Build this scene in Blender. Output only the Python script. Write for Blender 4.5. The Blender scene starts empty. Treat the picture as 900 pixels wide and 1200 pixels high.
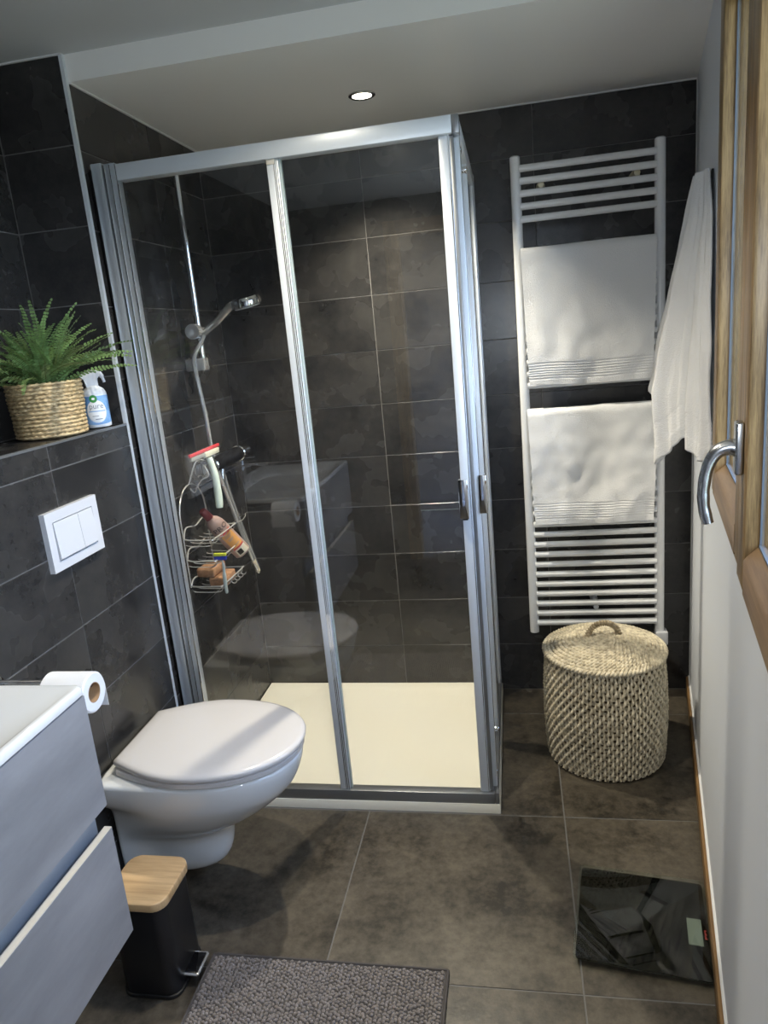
import bpy, bmesh, math, random
from math import pi, sin, cos, radians
from mathutils import Vector, Matrix, noise
random.seed(7)
SC = bpy.context.scene
COL = SC.collection

# ------------------------------------------------------------------ camera
F_PX = 840.33
cam_d = bpy.data.cameras.new('camera')
cam = bpy.data.objects.new('camera', cam_d); COL.objects.link(cam)
cam_d.sensor_fit = 'VERTICAL'; cam_d.sensor_height = 36.0; cam_d.sensor_width = 27.0
cam_d.lens = F_PX / 1200 * 36; cam_d.clip_start = 0.01
_roll, _pit, _yaw = -0.0930, 0.2423, 0.1910
_f = Vector((-sin(_yaw)*cos(_pit), cos(_yaw)*cos(_pit), -sin(_pit)))
_r0 = Vector((cos(_yaw), sin(_yaw), 0)); _u0 = _r0.cross(_f)
_R = cos(_roll)*_r0 + sin(_roll)*_u0; _U = -sin(_roll)*_r0 + cos(_roll)*_u0
CAM = Vector((1.0955, -2.7162, 1.4574))
m = Matrix((_R, _U, -_f)).transposed().to_4x4(); m.translation = CAM
cam.matrix_world = m
SC.camera = cam

# ------------------------------------------------------------------ world, lights, exposure
vs = SC.view_settings
vs.view_transform = 'Standard'; vs.look = 'None'; vs.gamma = 1.0; vs.use_curve_mapping = False
vs.exposure = 0.0
SC.cycles.max_bounces = 10; SC.cycles.transparent_max_bounces = 24
SC.cycles.glossy_bounces = 5; SC.cycles.diffuse_bounces = 5
SC.cycles.caustics_reflective = False; SC.cycles.caustics_refractive = False
SC.cycles.sample_clamp_indirect = 4.0
w = bpy.data.worlds.new('world'); SC.world = w; w.use_nodes = True
nt = w.node_tree; nt.nodes.clear()
o_ = nt.nodes.new('ShaderNodeOutputWorld'); bg = nt.nodes.new('ShaderNodeBackground')
geo = nt.nodes.new('ShaderNodeTexCoord'); sep = nt.nodes.new('ShaderNodeSeparateXYZ')
rmp = nt.nodes.new('ShaderNodeValToRGB')
nt.links.new(geo.outputs['Generated'], sep.inputs[0]); nt.links.new(sep.outputs['Z'], rmp.inputs[0])
rmp.color_ramp.elements[0].position = 0.0; rmp.color_ramp.elements[0].color = (0.10, 0.12, 0.11, 1)
rmp.color_ramp.elements[1].position = 0.03; rmp.color_ramp.elements[1].color = (0.62, 0.76, 1.0, 1)
e = rmp.color_ramp.elements.new(1.0); e.color = (0.34, 0.52, 1.0, 1)
nt.links.new(rmp.outputs[0], bg.inputs[0]); bg.inputs[1].default_value = 14.0
nt.links.new(bg.outputs[0], o_.inputs[0])

def spot(name, loc, energy, color, size=150, blend=0.7, rad=0.022):
    l = bpy.data.lights.new(name, 'SPOT'); l.energy = energy; l.color = color
    l.spot_size = radians(size); l.spot_blend = blend; l.shadow_soft_size = rad
    ob = bpy.data.objects.new(name, l); ob.location = loc; COL.objects.link(ob); return ob
WARM = (1.0, 0.91, 0.74)
spot('downlight_lamp', (0.688, -0.344, 2.148), 165, WARM, 112, 1.0)
spot('downlight_lamp', (0.67, -1.25, 2.21), 62, WARM, 132, 0.9)
spot('downlight_lamp', (0.67, -2.15, 2.21), 12, WARM, 120, 0.9)
fl = bpy.data.lights.new('phone_flash', 'POINT'); fl.energy = 18; fl.color = (0.84, 0.92, 1.0); fl.shadow_soft_size = 0.006
flo = bpy.data.objects.new('phone_flash', fl); flo.location = CAM + _R*0.012 + _U*0.004; COL.objects.link(flo)

# ------------------------------------------------------------------ materials
MATS = {}
def mat(name, col, rough=0.5, metal=0.0, var=0.0, vscale=6.0, bump=0.0, bscale=60.0, rand=0.0, spec=0.5,
        stretch=None, col2=None, rvar=0.0, coat=0.0, emit=None, sheen=0.0, fine=0.45, det=3.0):
    if name in MATS: return MATS[name]
    M = bpy.data.materials.new(name); M.use_nodes = True; t = M.node_tree; N = t.nodes; L = t.links
    b = N['Principled BSDF']
    b.inputs['Base Color'].default_value = (*col, 1); b.inputs['Roughness'].default_value = rough
    b.inputs['Metallic'].default_value = metal; b.inputs['Specular IOR Level'].default_value = spec
    b.inputs['Coat Weight'].default_value = coat
    if sheen: b.inputs['Sheen Weight'].default_value = sheen
    if emit:
        b.inputs['Emission Color'].default_value = (*emit[0], 1); b.inputs['Emission Strength'].default_value = emit[1]
    tc = N.new('ShaderNodeTexCoord'); vec = tc.outputs['Object']
    oi = N.new('ShaderNodeObjectInfo')
    if rand or var:
        add = N.new('ShaderNodeVectorMath'); add.operation = 'ADD'
        mul = N.new('ShaderNodeVectorMath'); mul.operation = 'SCALE'
        cx = N.new('ShaderNodeCombineXYZ')
        for i in range(3): L.new(oi.outputs['Random'], cx.inputs[i])
        L.new(cx.outputs[0], mul.inputs[0]); mul.inputs['Scale'].default_value = 37.0
        L.new(vec, add.inputs[0]); L.new(mul.outputs[0], add.inputs[1]); vec = add.outputs[0]
    if stretch:
        mp = N.new('ShaderNodeMapping'); mp.inputs['Scale'].default_value = stretch
        L.new(vec, mp.inputs[0]); vec = mp.outputs[0]
    if var:
        n1 = N.new('ShaderNodeTexNoise'); n1.inputs['Scale'].default_value = vscale
        n1.inputs['Detail'].default_value = det; n1.inputs['Roughness'].default_value = 0.5
        n1.inputs['Distortion'].default_value = 0.0
        L.new(vec, n1.inputs['Vector'])
        r = N.new('ShaderNodeValToRGB'); r.color_ramp.elements[0].position = 0.25; r.color_ramp.elements[1].position = 0.75
        a = [max(0, c*(1-var)) for c in col]; c2 = col2 or [min(1, c*(1+var)) for c in col]
        r.color_ramp.elements[0].color = (*a, 1); r.color_ramp.elements[1].color = (*c2, 1)
        nf = N.new('ShaderNodeTexNoise'); nf.inputs['Scale'].default_value = vscale*6.5; nf.inputs['Detail'].default_value = 5; nf.inputs['Roughness'].default_value = 0.7
        L.new(vec, nf.inputs['Vector'])
        mxn = N.new('ShaderNodeMath'); mxn.operation = 'MULTIPLY_ADD'; mxn.inputs[1].default_value = fine; L.new(nf.outputs['Fac'], mxn.inputs[0])
        sb = N.new('ShaderNodeMath'); sb.operation = 'SUBTRACT'; sb.inputs[1].default_value = fine*0.5
        L.new(n1.outputs['Fac'], sb.inputs[0]); L.new(sb.outputs[0], mxn.inputs[2])
        L.new(mxn.outputs[0], r.inputs[0]); out = r.outputs[0]
        if rand:
            mr = N.new('ShaderNodeMapRange'); mr.inputs['To Min'].default_value = 1-rand; mr.inputs['To Max'].default_value = 1+rand
            L.new(oi.outputs['Random'], mr.inputs['Value'])
            sc = N.new('ShaderNodeVectorMath'); sc.operation = 'SCALE'
            L.new(out, sc.inputs[0]); L.new(mr.outputs[0], sc.inputs['Scale']); out = sc.outputs[0]
        L.new(out, b.inputs['Base Color'])
        if rvar:
            mr2 = N.new('ShaderNodeMapRange'); mr2.inputs['To Min'].default_value = rough-rvar; mr2.inputs['To Max'].default_value = rough+rvar
            L.new(n1.outputs['Fac'], mr2.inputs['Value']); L.new(mr2.outputs[0], b.inputs['Roughness'])
    if bump:
        n2 = N.new('ShaderNodeTexNoise'); n2.inputs['Scale'].default_value = bscale; n2.inputs['Detail'].default_value = 4
        L.new(vec, n2.inputs['Vector'])
        bp = N.new('ShaderNodeBump'); bp.inputs['Strength'].default_value = bump; bp.inputs['Distance'].default_value = 0.002
        L.new(n2.outputs['Fac'], bp.inputs['Height']); L.new(bp.outputs[0], b.inputs['Normal'])
    MATS[name] = M; return M

def glass_mat(name, tint, base=0.04, fog=0.0):
    M = bpy.data.materials.new(name); M.use_nodes = True; t = M.node_tree; N = t.nodes; L = t.links
    N.clear(); o = N.new('ShaderNodeOutputMaterial')
    tr = N.new('ShaderNodeBsdfTransparent'); tr.inputs[0].default_value = (*tint, 1)
    gl = N.new('ShaderNodeBsdfGlossy'); gl.inputs['Roughness'].default_value = 0.0
    lw = N.new('ShaderNodeLayerWeight'); lw.inputs['Blend'].default_value = 0.5
    p = N.new('ShaderNodeMath'); p.operation = 'POWER'; p.inputs[1].default_value = 5.0
    mr = N.new('ShaderNodeMapRange'); mr.inputs['To Min'].default_value = base; mr.inputs['To Max'].default_value = 0.96
    mx = N.new('ShaderNodeMixShader')
    L.new(lw.outputs['Facing'], p.inputs[0]); L.new(p.outputs[0], mr.inputs['Value'])
    L.new(mr.outputs[0], mx.inputs[0]); L.new(tr.outputs[0], mx.inputs[1]); L.new(gl.outputs[0], mx.inputs[2])
    L.new(mx.outputs[0], o.inputs[0]); return M

TILE = mat('wall_tile', (0.019, 0.019, 0.0205), 0.27, var=0.25, vscale=6.5, rand=0.12, bump=0.02, bscale=160, rvar=0.05, col2=(0.045, 0.043, 0.041), fine=0.7, spec=0.5)
FTILE = mat('floor_tile', (0.036, 0.0305, 0.023), 0.36, var=0.35, vscale=5.5, rand=0.08, bump=0.15, bscale=90, rvar=0.10, col2=(0.108, 0.091, 0.068), fine=1.1)
GROUT = mat('grout', (0.16, 0.155, 0.15), 0.9, bump=0.2, bscale=300)
PAINT = mat('white_paint', (0.78, 0.82, 0.89), 0.55, bump=0.04, bscale=200)
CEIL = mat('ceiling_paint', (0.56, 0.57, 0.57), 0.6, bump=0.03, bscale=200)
CEIL_LIT = mat('ceiling_paint_lit', (0.88, 0.87, 0.84), 0.6, bump=0.03, bscale=200)  # ceiling paint lightened to stand in for light bounced up from the tray
DARKW = mat('dark_wall', (0.05, 0.05, 0.05), 0.4)
ALU = mat('brushed_aluminium', (0.72, 0.76, 0.80), 0.38, 0.25, bump=0.02, bscale=200)
ALUP = mat('satin_aluminium', (0.50, 0.54, 0.58), 0.30, 0.55)
ALUD = mat('dark_aluminium', (0.30, 0.31, 0.32), 0.36, 0.8)
CHROME = mat('chrome', (0.82, 0.83, 0.84), 0.06, 1.0)
SATIN = mat('satin_chrome', (0.66, 0.67, 0.68), 0.16, 0.72)
STEEL = mat('brushed_steel', (0.50, 0.51, 0.52), 0.27, 1.0)
RUBBER = mat('black_rubber', (0.012, 0.012, 0.012), 0.5)
ACRYL = mat('shower_tray_acrylic', (0.82, 0.79, 0.68), 0.32)
CERAM = mat('white_ceramic', (0.70, 0.71, 0.70), 0.07, coat=0.3)
SEATP = mat('white_seat_plastic', (0.56, 0.54, 0.53), 0.16)
WPLAS = mat('white_plastic', (0.60, 0.61, 0.64), 0.3)
ENAM = mat('white_enamel', (0.80, 0.81, 0.82), 0.22)
CREAMP = mat('cream_plastic', (0.70, 0.64, 0.45), 0.4)
TERRY = mat('white_terry', (0.86, 0.86, 0.86), 0.95, bump=0.9, bscale=330, sheen=0.3)
HEM = mat('towel_hem', (0.78, 0.78, 0.77), 0.9, bump=0.5, bscale=500)
PINE = mat('pine_wood', (0.24, 0.14, 0.055), 0.38, fine=0.8, var=0.5, vscale=5.0, stretch=(14, 14, 0.9), bump=0.06, bscale=12, col2=(0.42, 0.27, 0.115), rand=0.08)
PINEH = mat('pine_wood_rail', (0.24, 0.14, 0.075), 0.38, var=0.34, vscale=5.0, stretch=(0.9, 14, 14), bump=0.06, bscale=12, col2=(0.33, 0.21, 0.11), rand=0.08)
OAK = mat('baseboard_wood', (0.20, 0.11, 0.045), 0.45, var=0.3, vscale=6, stretch=(0.8, 14, 14), col2=(0.29, 0.17, 0.07))
BAMB = mat('bamboo_lid', (0.52, 0.33, 0.16), 0.42, var=0.22, vscale=4, stretch=(1.0, 16, 4), col2=(0.66, 0.45, 0.24))
BLACK = mat('matt_black', (0.010, 0.010, 0.011), 0.36)
BLGLS = mat('black_glass', (0.004, 0.004, 0.005), 0.03, spec=0.6)
CONC = mat('grey_laminate', (0.235, 0.235, 0.245), 0.48, var=0.16, vscale=3, fine=0.25, stretch=(1, 1.0, 3.5), col2=(0.32, 0.32, 0.33))
CREAM = mat('cream_edge', (0.62, 0.58, 0.50), 0.5)
NICHE = mat('grip_channel', (0.26, 0.29, 0.33), 0.35, 0.2)
SEAGR = mat('seagrass', (0.52, 0.44, 0.30), 0.7, var=0.4, vscale=60, col2=(0.88, 0.79, 0.60), bump=0.5, bscale=250)
BASKSHADE = mat('basket_inner_shade', (0.12, 0.085, 0.045), 0.85, var=0.4, vscale=60)  # dark brown stands in for the shade inside the woven basket
STRAW = mat('straw_braid', (0.34, 0.22, 0.09), 0.55, var=0.5, vscale=70, col2=(0.88, 0.68, 0.38), fine=0.3, bump=0.4, bscale=200, stretch=(1, 1, 2.4))
FERN = mat('fern_leaf', (0.10, 0.19, 0.060), 0.5, var=0.35, vscale=25, rand=0.3, col2=(0.22, 0.37, 0.13))
FERND = mat('fern_stem', (0.12, 0.16, 0.05), 0.6)
SOIL = mat('soil', (0.02, 0.015, 0.01), 0.95, bump=1, bscale=80)
MATPILE = mat('mat_pile', (0.20, 0.175, 0.163), 0.9, var=0.25, vscale=80, sheen=0.3)
MATBASE = mat('mat_base', (0.075, 0.068, 0.066), 0.95)
PAPER = mat('toilet_paper', (0.82, 0.82, 0.82), 0.9, bump=0.3, bscale=400)
CARD = mat('cardboard', (0.40, 0.25, 0.13), 0.9)
GLASS = glass_mat('clear_glass', (0.985, 0.99, 0.985), 0.072)
WGLASS = glass_mat('window_glass', (0.95, 0.97, 0.97), 0.05)
PGLASS = glass_mat('scale_glass', (0.93, 0.97, 0.95), 0.05)
LED = mat('led_disc', (1, 0.95, 0.85), 0.5, emit=((1.0, 0.93, 0.78), 14.0))
BLUE = mat('label_blue', (0.10, 0.30, 0.66), 0.35, var=0.3, vscale=20, col2=(0.30, 0.52, 0.84))
WHITE = mat('print_white', (0.78, 0.80, 0.82), 0.4)
GREEN = mat('print_green', (0.02, 0.22, 0.035), 0.4)
GREYP = mat('print_grey', (0.20, 0.23, 0.27), 0.5)
PINKB = mat('shampoo_bottle', (0.36, 0.245, 0.205), 0.28)
MAROON = mat('maroon_cap', (0.15, 0.03, 0.035), 0.35)
ORANGE = mat('label_orange', (0.62, 0.30, 0.09), 0.45)
REDP = mat('print_red', (0.50, 0.06, 0.06), 0.45)
INK = mat('print_black', (0.015, 0.013, 0.013), 0.5)
LABELW = mat('label_cream', (0.62, 0.56, 0.44), 0.5)
SPONGE = mat('brown_sponge', (0.30, 0.16, 0.085), 0.9, var=0.3, vscale=60, bump=1.0, bscale=220)
REDR = mat('red_blade', (0.55, 0.05, 0.06), 0.4)
PALEG = mat('pale_green_plastic', (0.58, 0.66, 0.58), 0.35)
YELL = mat('yellow_green', (0.50, 0.55, 0.05), 0.4)
BLUED = mat('razor_blue', (0.02, 0.035, 0.30), 0.35)
LCD = mat('lcd_grey', (0.19, 0.21, 0.18), 0.2)
WSILI = mat('white_sealant', (0.70, 0.70, 0.70), 0.5)

# ------------------------------------------------------------------ builders
def finish(bm, name, M, parent=None, smooth=35, loc=None):
    bmesh.ops.recalc_face_normals(bm, faces=bm.faces[:])
    me = bpy.data.meshes.new(name); bm.to_mesh(me); bm.free()
    if smooth:
        me.polygons.foreach_set('use_smooth', [True]*len(me.polygons))
        me.set_sharp_from_angle(angle=radians(smooth))
    ms = M if isinstance(M, (list, tuple)) else [M]
    for x in ms: me.materials.append(x)
    ob = bpy.data.objects.new(name, me); COL.objects.link(ob)
    if parent: ob.parent = parent
    if loc: ob.location = loc
    return ob
obj = finish
def thing(name, label, cat, loc=(0, 0, 0), rz=0, group=None):
    o = bpy.data.objects.new(name, None); COL.objects.link(o); o.empty_display_size = 0.05
    o.location = loc; o.rotation_euler = (0, 0, rz); return tag(o, label, cat, group)
def tag(o, label, cat, group=None):
    o['label'] = label; o['category'] = cat
    if group: o['group'] = group
    return o
def struct(o): o['kind'] = 'structure'; return o
def stuff(o): o['kind'] = 'stuff'; return o
def B(): return bmesh.new()
def box(bm, x0, x1, y0, y1, z0, z1, bev=0.0, seg=2, mi=0):
    x0, x1 = sorted((x0, x1)); y0, y1 = sorted((y0, y1)); z0, z1 = sorted((z0, z1))
    v = [bm.verts.new((x, y, z)) for z in (z0, z1) for y in (y0, y1) for x in (x0, x1)]
    fs = [bm.faces.new([v[i] for i in q]) for q in ((0, 2, 3, 1), (4, 5, 7, 6), (0, 1, 5, 4), (2, 6, 7, 3), (0, 4, 6, 2), (1, 3, 7, 5))]
    for f in fs: f.material_index = mi
    if bev > 0:
        es = list({e for f in fs for e in f.edges})
        r = bmesh.ops.bevel(bm, geom=es, offset=bev, segments=seg, affect='EDGES', profile=0.5)
        for f in r['faces']: f.material_index = mi
    return bm
def loft(bm, rings, caps=True, closed_u=True, closed_v=False, mi=0):
    V = [[bm.verts.new(p) for p in r] for r in rings]; n = len(V[0]); m_ = len(V)
    for i in range(m_ if closed_v else m_-1):
        a, b = V[i], V[(i+1) % m_]
        for j in range(n if closed_u else n-1):
            k = (j+1) % n
            f = bm.faces.new((a[j], a[k], b[k], b[j])); f.material_index = mi
    if caps and not closed_v and closed_u:
        bm.faces.new(V[0][::-1]).material_index = mi; bm.faces.new(V[-1]).material_index = mi
    return bm
def tube(bm, pts, r, n=8, closed=False, mi=0, caps=True):
    pts = [Vector(p) for p in pts]; N = len(pts)
    rr = r if isinstance(r, (list, tuple)) else [r]*N
    rings = []; nrm = None
    for i, p in enumerate(pts):
        if closed: t = pts[(i+1) % N]-pts[i-1]
        else: t = pts[min(i+1, N-1)]-pts[max(i-1, 0)]
        t.normalize()
        if nrm is None:
            a = Vector((0, 0, 1)) if abs(t.z) < 0.9 else Vector((1, 0, 0)); nrm = t.cross(a).normalized()
        nrm = (nrm - t*nrm.dot(t)).normalized(); bi = t.cross(nrm)
        rings.append([p + (nrm*cos(2*pi*k/n)+bi*sin(2*pi*k/n))*rr[i] for k in range(n)])
    return loft(bm, rings, caps=caps, closed_v=closed, mi=mi)
def lathe(bm, prof, n=32, c=(0, 0, 0), axis='z', mi=0, caps=True):
    rings = []
    for r, h in prof:
        ring = []
        for k in range(n):
            a = 2*pi*k/n; u, v = r*cos(a), r*sin(a)
            if axis == 'z': q = (u, v, h)
            elif axis == 'x': q = (h, u, v)
            else: q = (v, h, u)
            ring.append(Vector(c)+Vector(q))
        rings.append(ring)
    return loft(bm, rings, caps=caps, mi=mi)
def rrect(w, d, r, n=6):
    pts = []
    for cx, cy, a0 in ((w/2-r, d/2-r, 0), (-w/2+r, d/2-r, pi/2), (-w/2+r, -d/2+r, pi), (w/2-r, -d/2+r, 3*pi/2)):
        for i in range(n+1):
            a = a0+pi/2*i/n; pts.append((cx+r*cos(a), cy+r*sin(a)))
    return pts
def slab(bm, poly, z0, z1, bev=0.0, seg=2, mi=0):
    # vertical prism with rounded top/bottom rims made of inset rings
    c = Vector((sum(p[0] for p in poly)/len(poly), sum(p[1] for p in poly)/len(poly)))
    def ring(inset, z):
        out = []
        for p in poly:
            d = Vector(p)-c; L = d.length; q = c+d*max(0.0, (L-inset)/L); out.append((q.x, q.y, z))
        return out
    R = []
    if bev:
        for i in range(seg+1):
            a = pi/2*i/seg; R.append(ring(bev*(1-sin(a)), z0+bev*(1-cos(a))))
        for i in range(seg+1):
            a = pi/2*i/seg; R.append(ring(bev*(1-cos(a)), z1-bev*(1-sin(a))))
    else: R = [ring(0, z0), ring(0, z1)]
    return loft(bm, R, mi=mi)
def arc(c, r, a0, a1, n, ax='xz'):
    P = []
    for i in range(n+1):
        a = a0+(a1-a0)*i/n; u, v = r*cos(a), r*sin(a)
        q = {'xz': (u, 0, v), 'yz': (0, u, v), 'xy': (u, v, 0)}[ax]; P.append(Vector(c)+Vector(q))
    return P
def crom(P, n=8):
    P = [Vector(p) for p in P]; out = []
    Q = [P[0]*2-P[1]]+P+[P[-1]*2-P[-2]]
    for i in range(1, len(Q)-2):
        for k in range(n):
            t = k/n; a, b, c, d = Q[i-1], Q[i], Q[i+1], Q[i+2]
            out.append(0.5*((2*b)+(c-a)*t+(2*a-5*b+4*c-d)*t*t+(3*b-3*c+d-a)*t**3))
    out.append(P[-1]); return out
def text_bm(s, size, depth=0.0, align='CENTER'):
    cu = bpy.data.curves.new('t', 'FONT'); cu.body = s; cu.size = size; cu.extrude = depth; cu.align_x = align; cu.align_y = 'CENTER'
    cu.resolution_u = 3
    o = bpy.data.objects.new('t', cu); COL.objects.link(o)
    dg = bpy.context.evaluated_depsgraph_get(); me = bpy.data.meshes.new_from_object(o.evaluated_get(dg))
    bm = bmesh.new(); bm.from_mesh(me); bpy.data.objects.remove(o); bpy.data.meshes.remove(me); return bm
TM = {}
def tile(parent, M, mtx, w_, h_, t=0.008, bev=0.0008):
    key = (round(w_, 4), round(h_, 4), M.name)
    if key not in TM:
        bm = B(); box(bm, -w_/2, w_/2, -h_/2, h_/2, -t, 0, bev, 1)
        bmesh.ops.recalc_face_normals(bm, faces=bm.faces[:])
        me = bpy.data.meshes.new('tile'); bm.to_mesh(me); bm.free(); me.materials.append(M); TM[key] = me
    o = bpy.data.objects.new('tile', TM[key]); COL.objects.link(o); o.parent = parent
    jit = Matrix.Rotation(random.uniform(-1, 1)*0.0012, 4, 'X') @ Matrix.Rotation(random.uniform(-1, 1)*0.0008, 4, 'Y')
    o.matrix_local = mtx @ jit; return o
def frame(u, v, n, c):
    m_ = Matrix((Vector(u), Vector(v), Vector(n))).transposed().to_4x4(); m_.translation = Vector(c); return m_
def tile_grid(parent, kind, plane, us, vs_, J=0.0026, M=None):
    M = M or TILE
    for a, b in zip(us[:-1], us[1:]):
        for c, d in zip(vs_[:-1], vs_[1:]):
            w_, h_ = b-a-J, d-c-J
            if w_ < 0.01 or h_ < 0.008: continue
            uc, vc = (a+b)/2, (c+d)/2
            if kind == 'x': mt = frame((0, 1, 0), (0, 0, 1), (1, 0, 0), (plane, uc, vc))
            elif kind == 'y': mt = frame((1, 0, 0), (0, 0, 1), (0, -1, 0), (uc, plane, vc))
            else: mt = frame((1, 0, 0), (0, 1, 0), (0, 0, 1), (uc, vc, plane))
            tile(parent, M, mt, w_, h_)

# ------------------------------------------------------------------ setting
ZC, ZS = 2.226, 2.162          # room ceiling, lowered ceiling over the shower
W0 = Vector((1.724, 0, 0)); WANG = radians(79.95)   # right wall runs off-square
WD = Vector((-cos(WANG), -sin(WANG), 0)); WN = Vector((-sin(WANG), cos(WANG), 0))
def wall_x(y): return W0.x + (y/WD.y)*WD.x

# floor
bm = B(); box(bm, -0.35, 1.85, -3.4, 0.1, -0.12, -0.0015)
floor = struct(obj(bm, 'floor', GROUT, smooth=0))
def clip_poly(poly, f):
    out = []
    for i, p in enumerate(poly):
        q = poly[(i+1) % len(poly)]; a, b = f(p), f(q)
        if a >= 0: out.append(p)
        if (a >= 0) != (b >= 0):
            t = a/(a-b); out.append((p[0]+(q[0]-p[0])*t, p[1]+(q[1]-p[1])*t))
    return out
fx = [-0.215, -0.011, 0.589, 1.189, 1.789]; fy = [-3.296, -3.196, -2.596, -1.996, -1.396, -0.796, -0.196, -0.002]
J = 0.0035
for a, b in zip(fx[:-1], fx[1:]):
    for c, d in zip(fy[:-1], fy[1:]):
        P = [(a+J/2, c+J/2), (b-J/2, c+J/2), (b-J/2, d-J/2), (a+J/2, d-J/2)]
        if c > -0.9: P = clip_poly(P, lambda p: p[0]-1.0)
        elif a < -0.1 and c > -1.5: continue
        P = clip_poly(P, lambda p: (Vector((p[0], p[1], 0))-W0).dot(WN)-0.001) if P else P
        if len(P) < 3: continue
        cx, cy = sum(p[0] for p in P)/len(P), sum(p[1] for p in P)/len(P)
        bm = B(); slab(bm, [(p[0]-cx, p[1]-cy) for p in P], -0.008, 0.0, 0.001, 1)
        obj(bm, 'tile', FTILE, floor, smooth=0, loc=(cx, cy, 0))

# back wall
bm = B(); box(bm, -0.35, 1.9, 0.0015, 0.12, 0.0, ZC+0.1)
wb = struct(obj(bm, 'wall_back', GROUT, smooth=0))
rows = [0.0]+[0.2*k for k in range(1, 11)]+[ZS]
tile_grid(wb, 'y', 0.0, [0.0, 0.6, 1.2, 1.722], rows)
# partition between shower and toilet niche (its right face is the shower's left wall)
bm = B(); box(bm, -0.35, -0.0015, -0.8085, 0.0, 0.0, ZC+0.1)
wp = struct(obj(bm, 'wall_partition', GROUT, smooth=0))
tile_grid(wp, 'x', 0.0, [-0.810, -0.385, 0.0], rows)
prow = [1.275, 1.412, 1.612, 1.812, 2.012, ZC]
tile_grid(wp, 'y', -0.81, [-0.22, -0.0], prow)
# boxed-in cistern wall with the shelf on top
bm = B(); box(bm, -0.35, -0.0015, -1.56, -0.81, 0.0, 1.2735)
wc = struct(obj(bm, 'wall_cistern', GROUT, smooth=0))
tile_grid(wc, 'x', 0.0, [-1.56, -1.185, -0.81], [0.0, 0.212, 0.412, 0.612, 0.812, 1.012, 1.212, 1.275])
tile_grid(wc, 'z', 1.275, [-0.22, -0.0], [-1.56, -1.185, -0.81])
# left wall
bm = B(); box(bm, -0.45, -0.2215, -3.4, -0.81, 0.0, ZC+0.1)
wl = struct(obj(bm, 'wall_left', GROUT, smooth=0))
tile_grid(wl, 'x', -0.22, [-1.56, -1.41, -0.81], prow)
tile_grid(wl, 'x', -0.22, [-3.2, -2.76, -2.16, -1.56], [0.0]+[0.012+0.2*k for k in range(1, 11)]+[ZC])
# rear wall behind the viewer
DX0, DX1, DZ = 0.44, 1.10, 2.04
bm = B(); box(bm, -0.45, DX0, -3.4, -3.3, 0.0, ZC+0.1); box(bm, DX1, 1.5, -3.4, -3.3, 0.0, ZC+0.1); box(bm, DX0, DX1, -3.4, -3.3, DZ, ZC+0.1)
struct(obj(bm, 'wall_rear', DARKW, smooth=0))
# unseen hallway added behind the viewer, open on one side to let daylight in
bm = B(); box(bm, -0.6, -0.5, -4.6, -3.4, 0.0, 2.4); box(bm, -0.6, 2.2, -4.7, -4.6, 0.0, 2.4); box(bm, -0.6, 2.2, -4.6, -3.4, 2.3, 2.4); box(bm, -0.6, 2.2, -4.6, -3.4, -0.12, -0.004)
struct(obj(bm, 'wall_hallway_added', mat('hallway_paint', (0.20, 0.20, 0.21), 0.7), smooth=0))
# open doorway behind the viewer
bm = B(); box(bm, DX0-0.06, DX0+0.02, -3.41, -3.285, 0.0, DZ+0.06, 0.003); d1 = struct(obj(bm, 'door_1', PINE))
bm = B(); box(bm, DX1-0.02, DX1+0.035, -3.41, -3.29, 0.0, DZ+0.06, 0.003); obj(bm, 'jamb', PINE, d1)
bm = B(); box(bm, DX0+0.02, DX1-0.02, -3.41, -3.285, DZ-0.02, DZ+0.06, 0.003); obj(bm, 'lintel', PINEH, d1)
# ceilings
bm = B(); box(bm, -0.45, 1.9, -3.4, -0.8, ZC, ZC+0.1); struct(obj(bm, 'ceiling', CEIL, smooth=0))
bm = B(); box(bm, -0.0, 1.9, -0.8, 0.0, ZS, ZC+0.1); struct(obj(bm, 'ceiling_lowered', CEIL_LIT, smooth=0))
# right wall with the window opening, built in wall axes (X = -s along the wall, Y out into the room)
def wallempty(name): 
    o = bpy.data.objects.new(name, None); COL.objects.link(o); o.location = W0; o.rotation_euler = (0, 0, WANG); return o
S0, S1, ZB, ZT = 0.93, 2.20, 1.012, 2.12
bm = B()
for s0, s1, z0, z1 in ((-0.06, S0, 0, ZC+0.1), (S1, 3.6, 0, ZC+0.1), (S0, S1, 0, ZB), (S0, S1, ZT, ZC+0.1)):
    box(bm, -s0, -s1, -0.14, 0.0, z0, z1)
wr = obj(bm, 'wall_right', PAINT, smooth=0); wr.location = W0; wr.rotation_euler = (0, 0, WANG); struct(wr)
# baseboard and sealant
bm = B(); box(bm, -0.004, -3.4, 0.0, 0.014, 0.0, 0.055, 0.003)
bb = obj(bm, 'baseboard_right', OAK); bb.location = W0; bb.rotation_euler = (0, 0, WANG); struct(bb)
bm = B(); box(bm, -0.004, -3.4, 0.0, 0.006, 0.055, 0.059)
o = obj(bm, 'trim_1', WSILI); o.location = W0; o.rotation_euler = (0, 0, WANG); struct(o)
bm = B(); box(bm, 1.7215, 1.7255, -0.004, 0.0, 0.0, ZS); struct(obj(bm, 'trim_2', WSILI))
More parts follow.
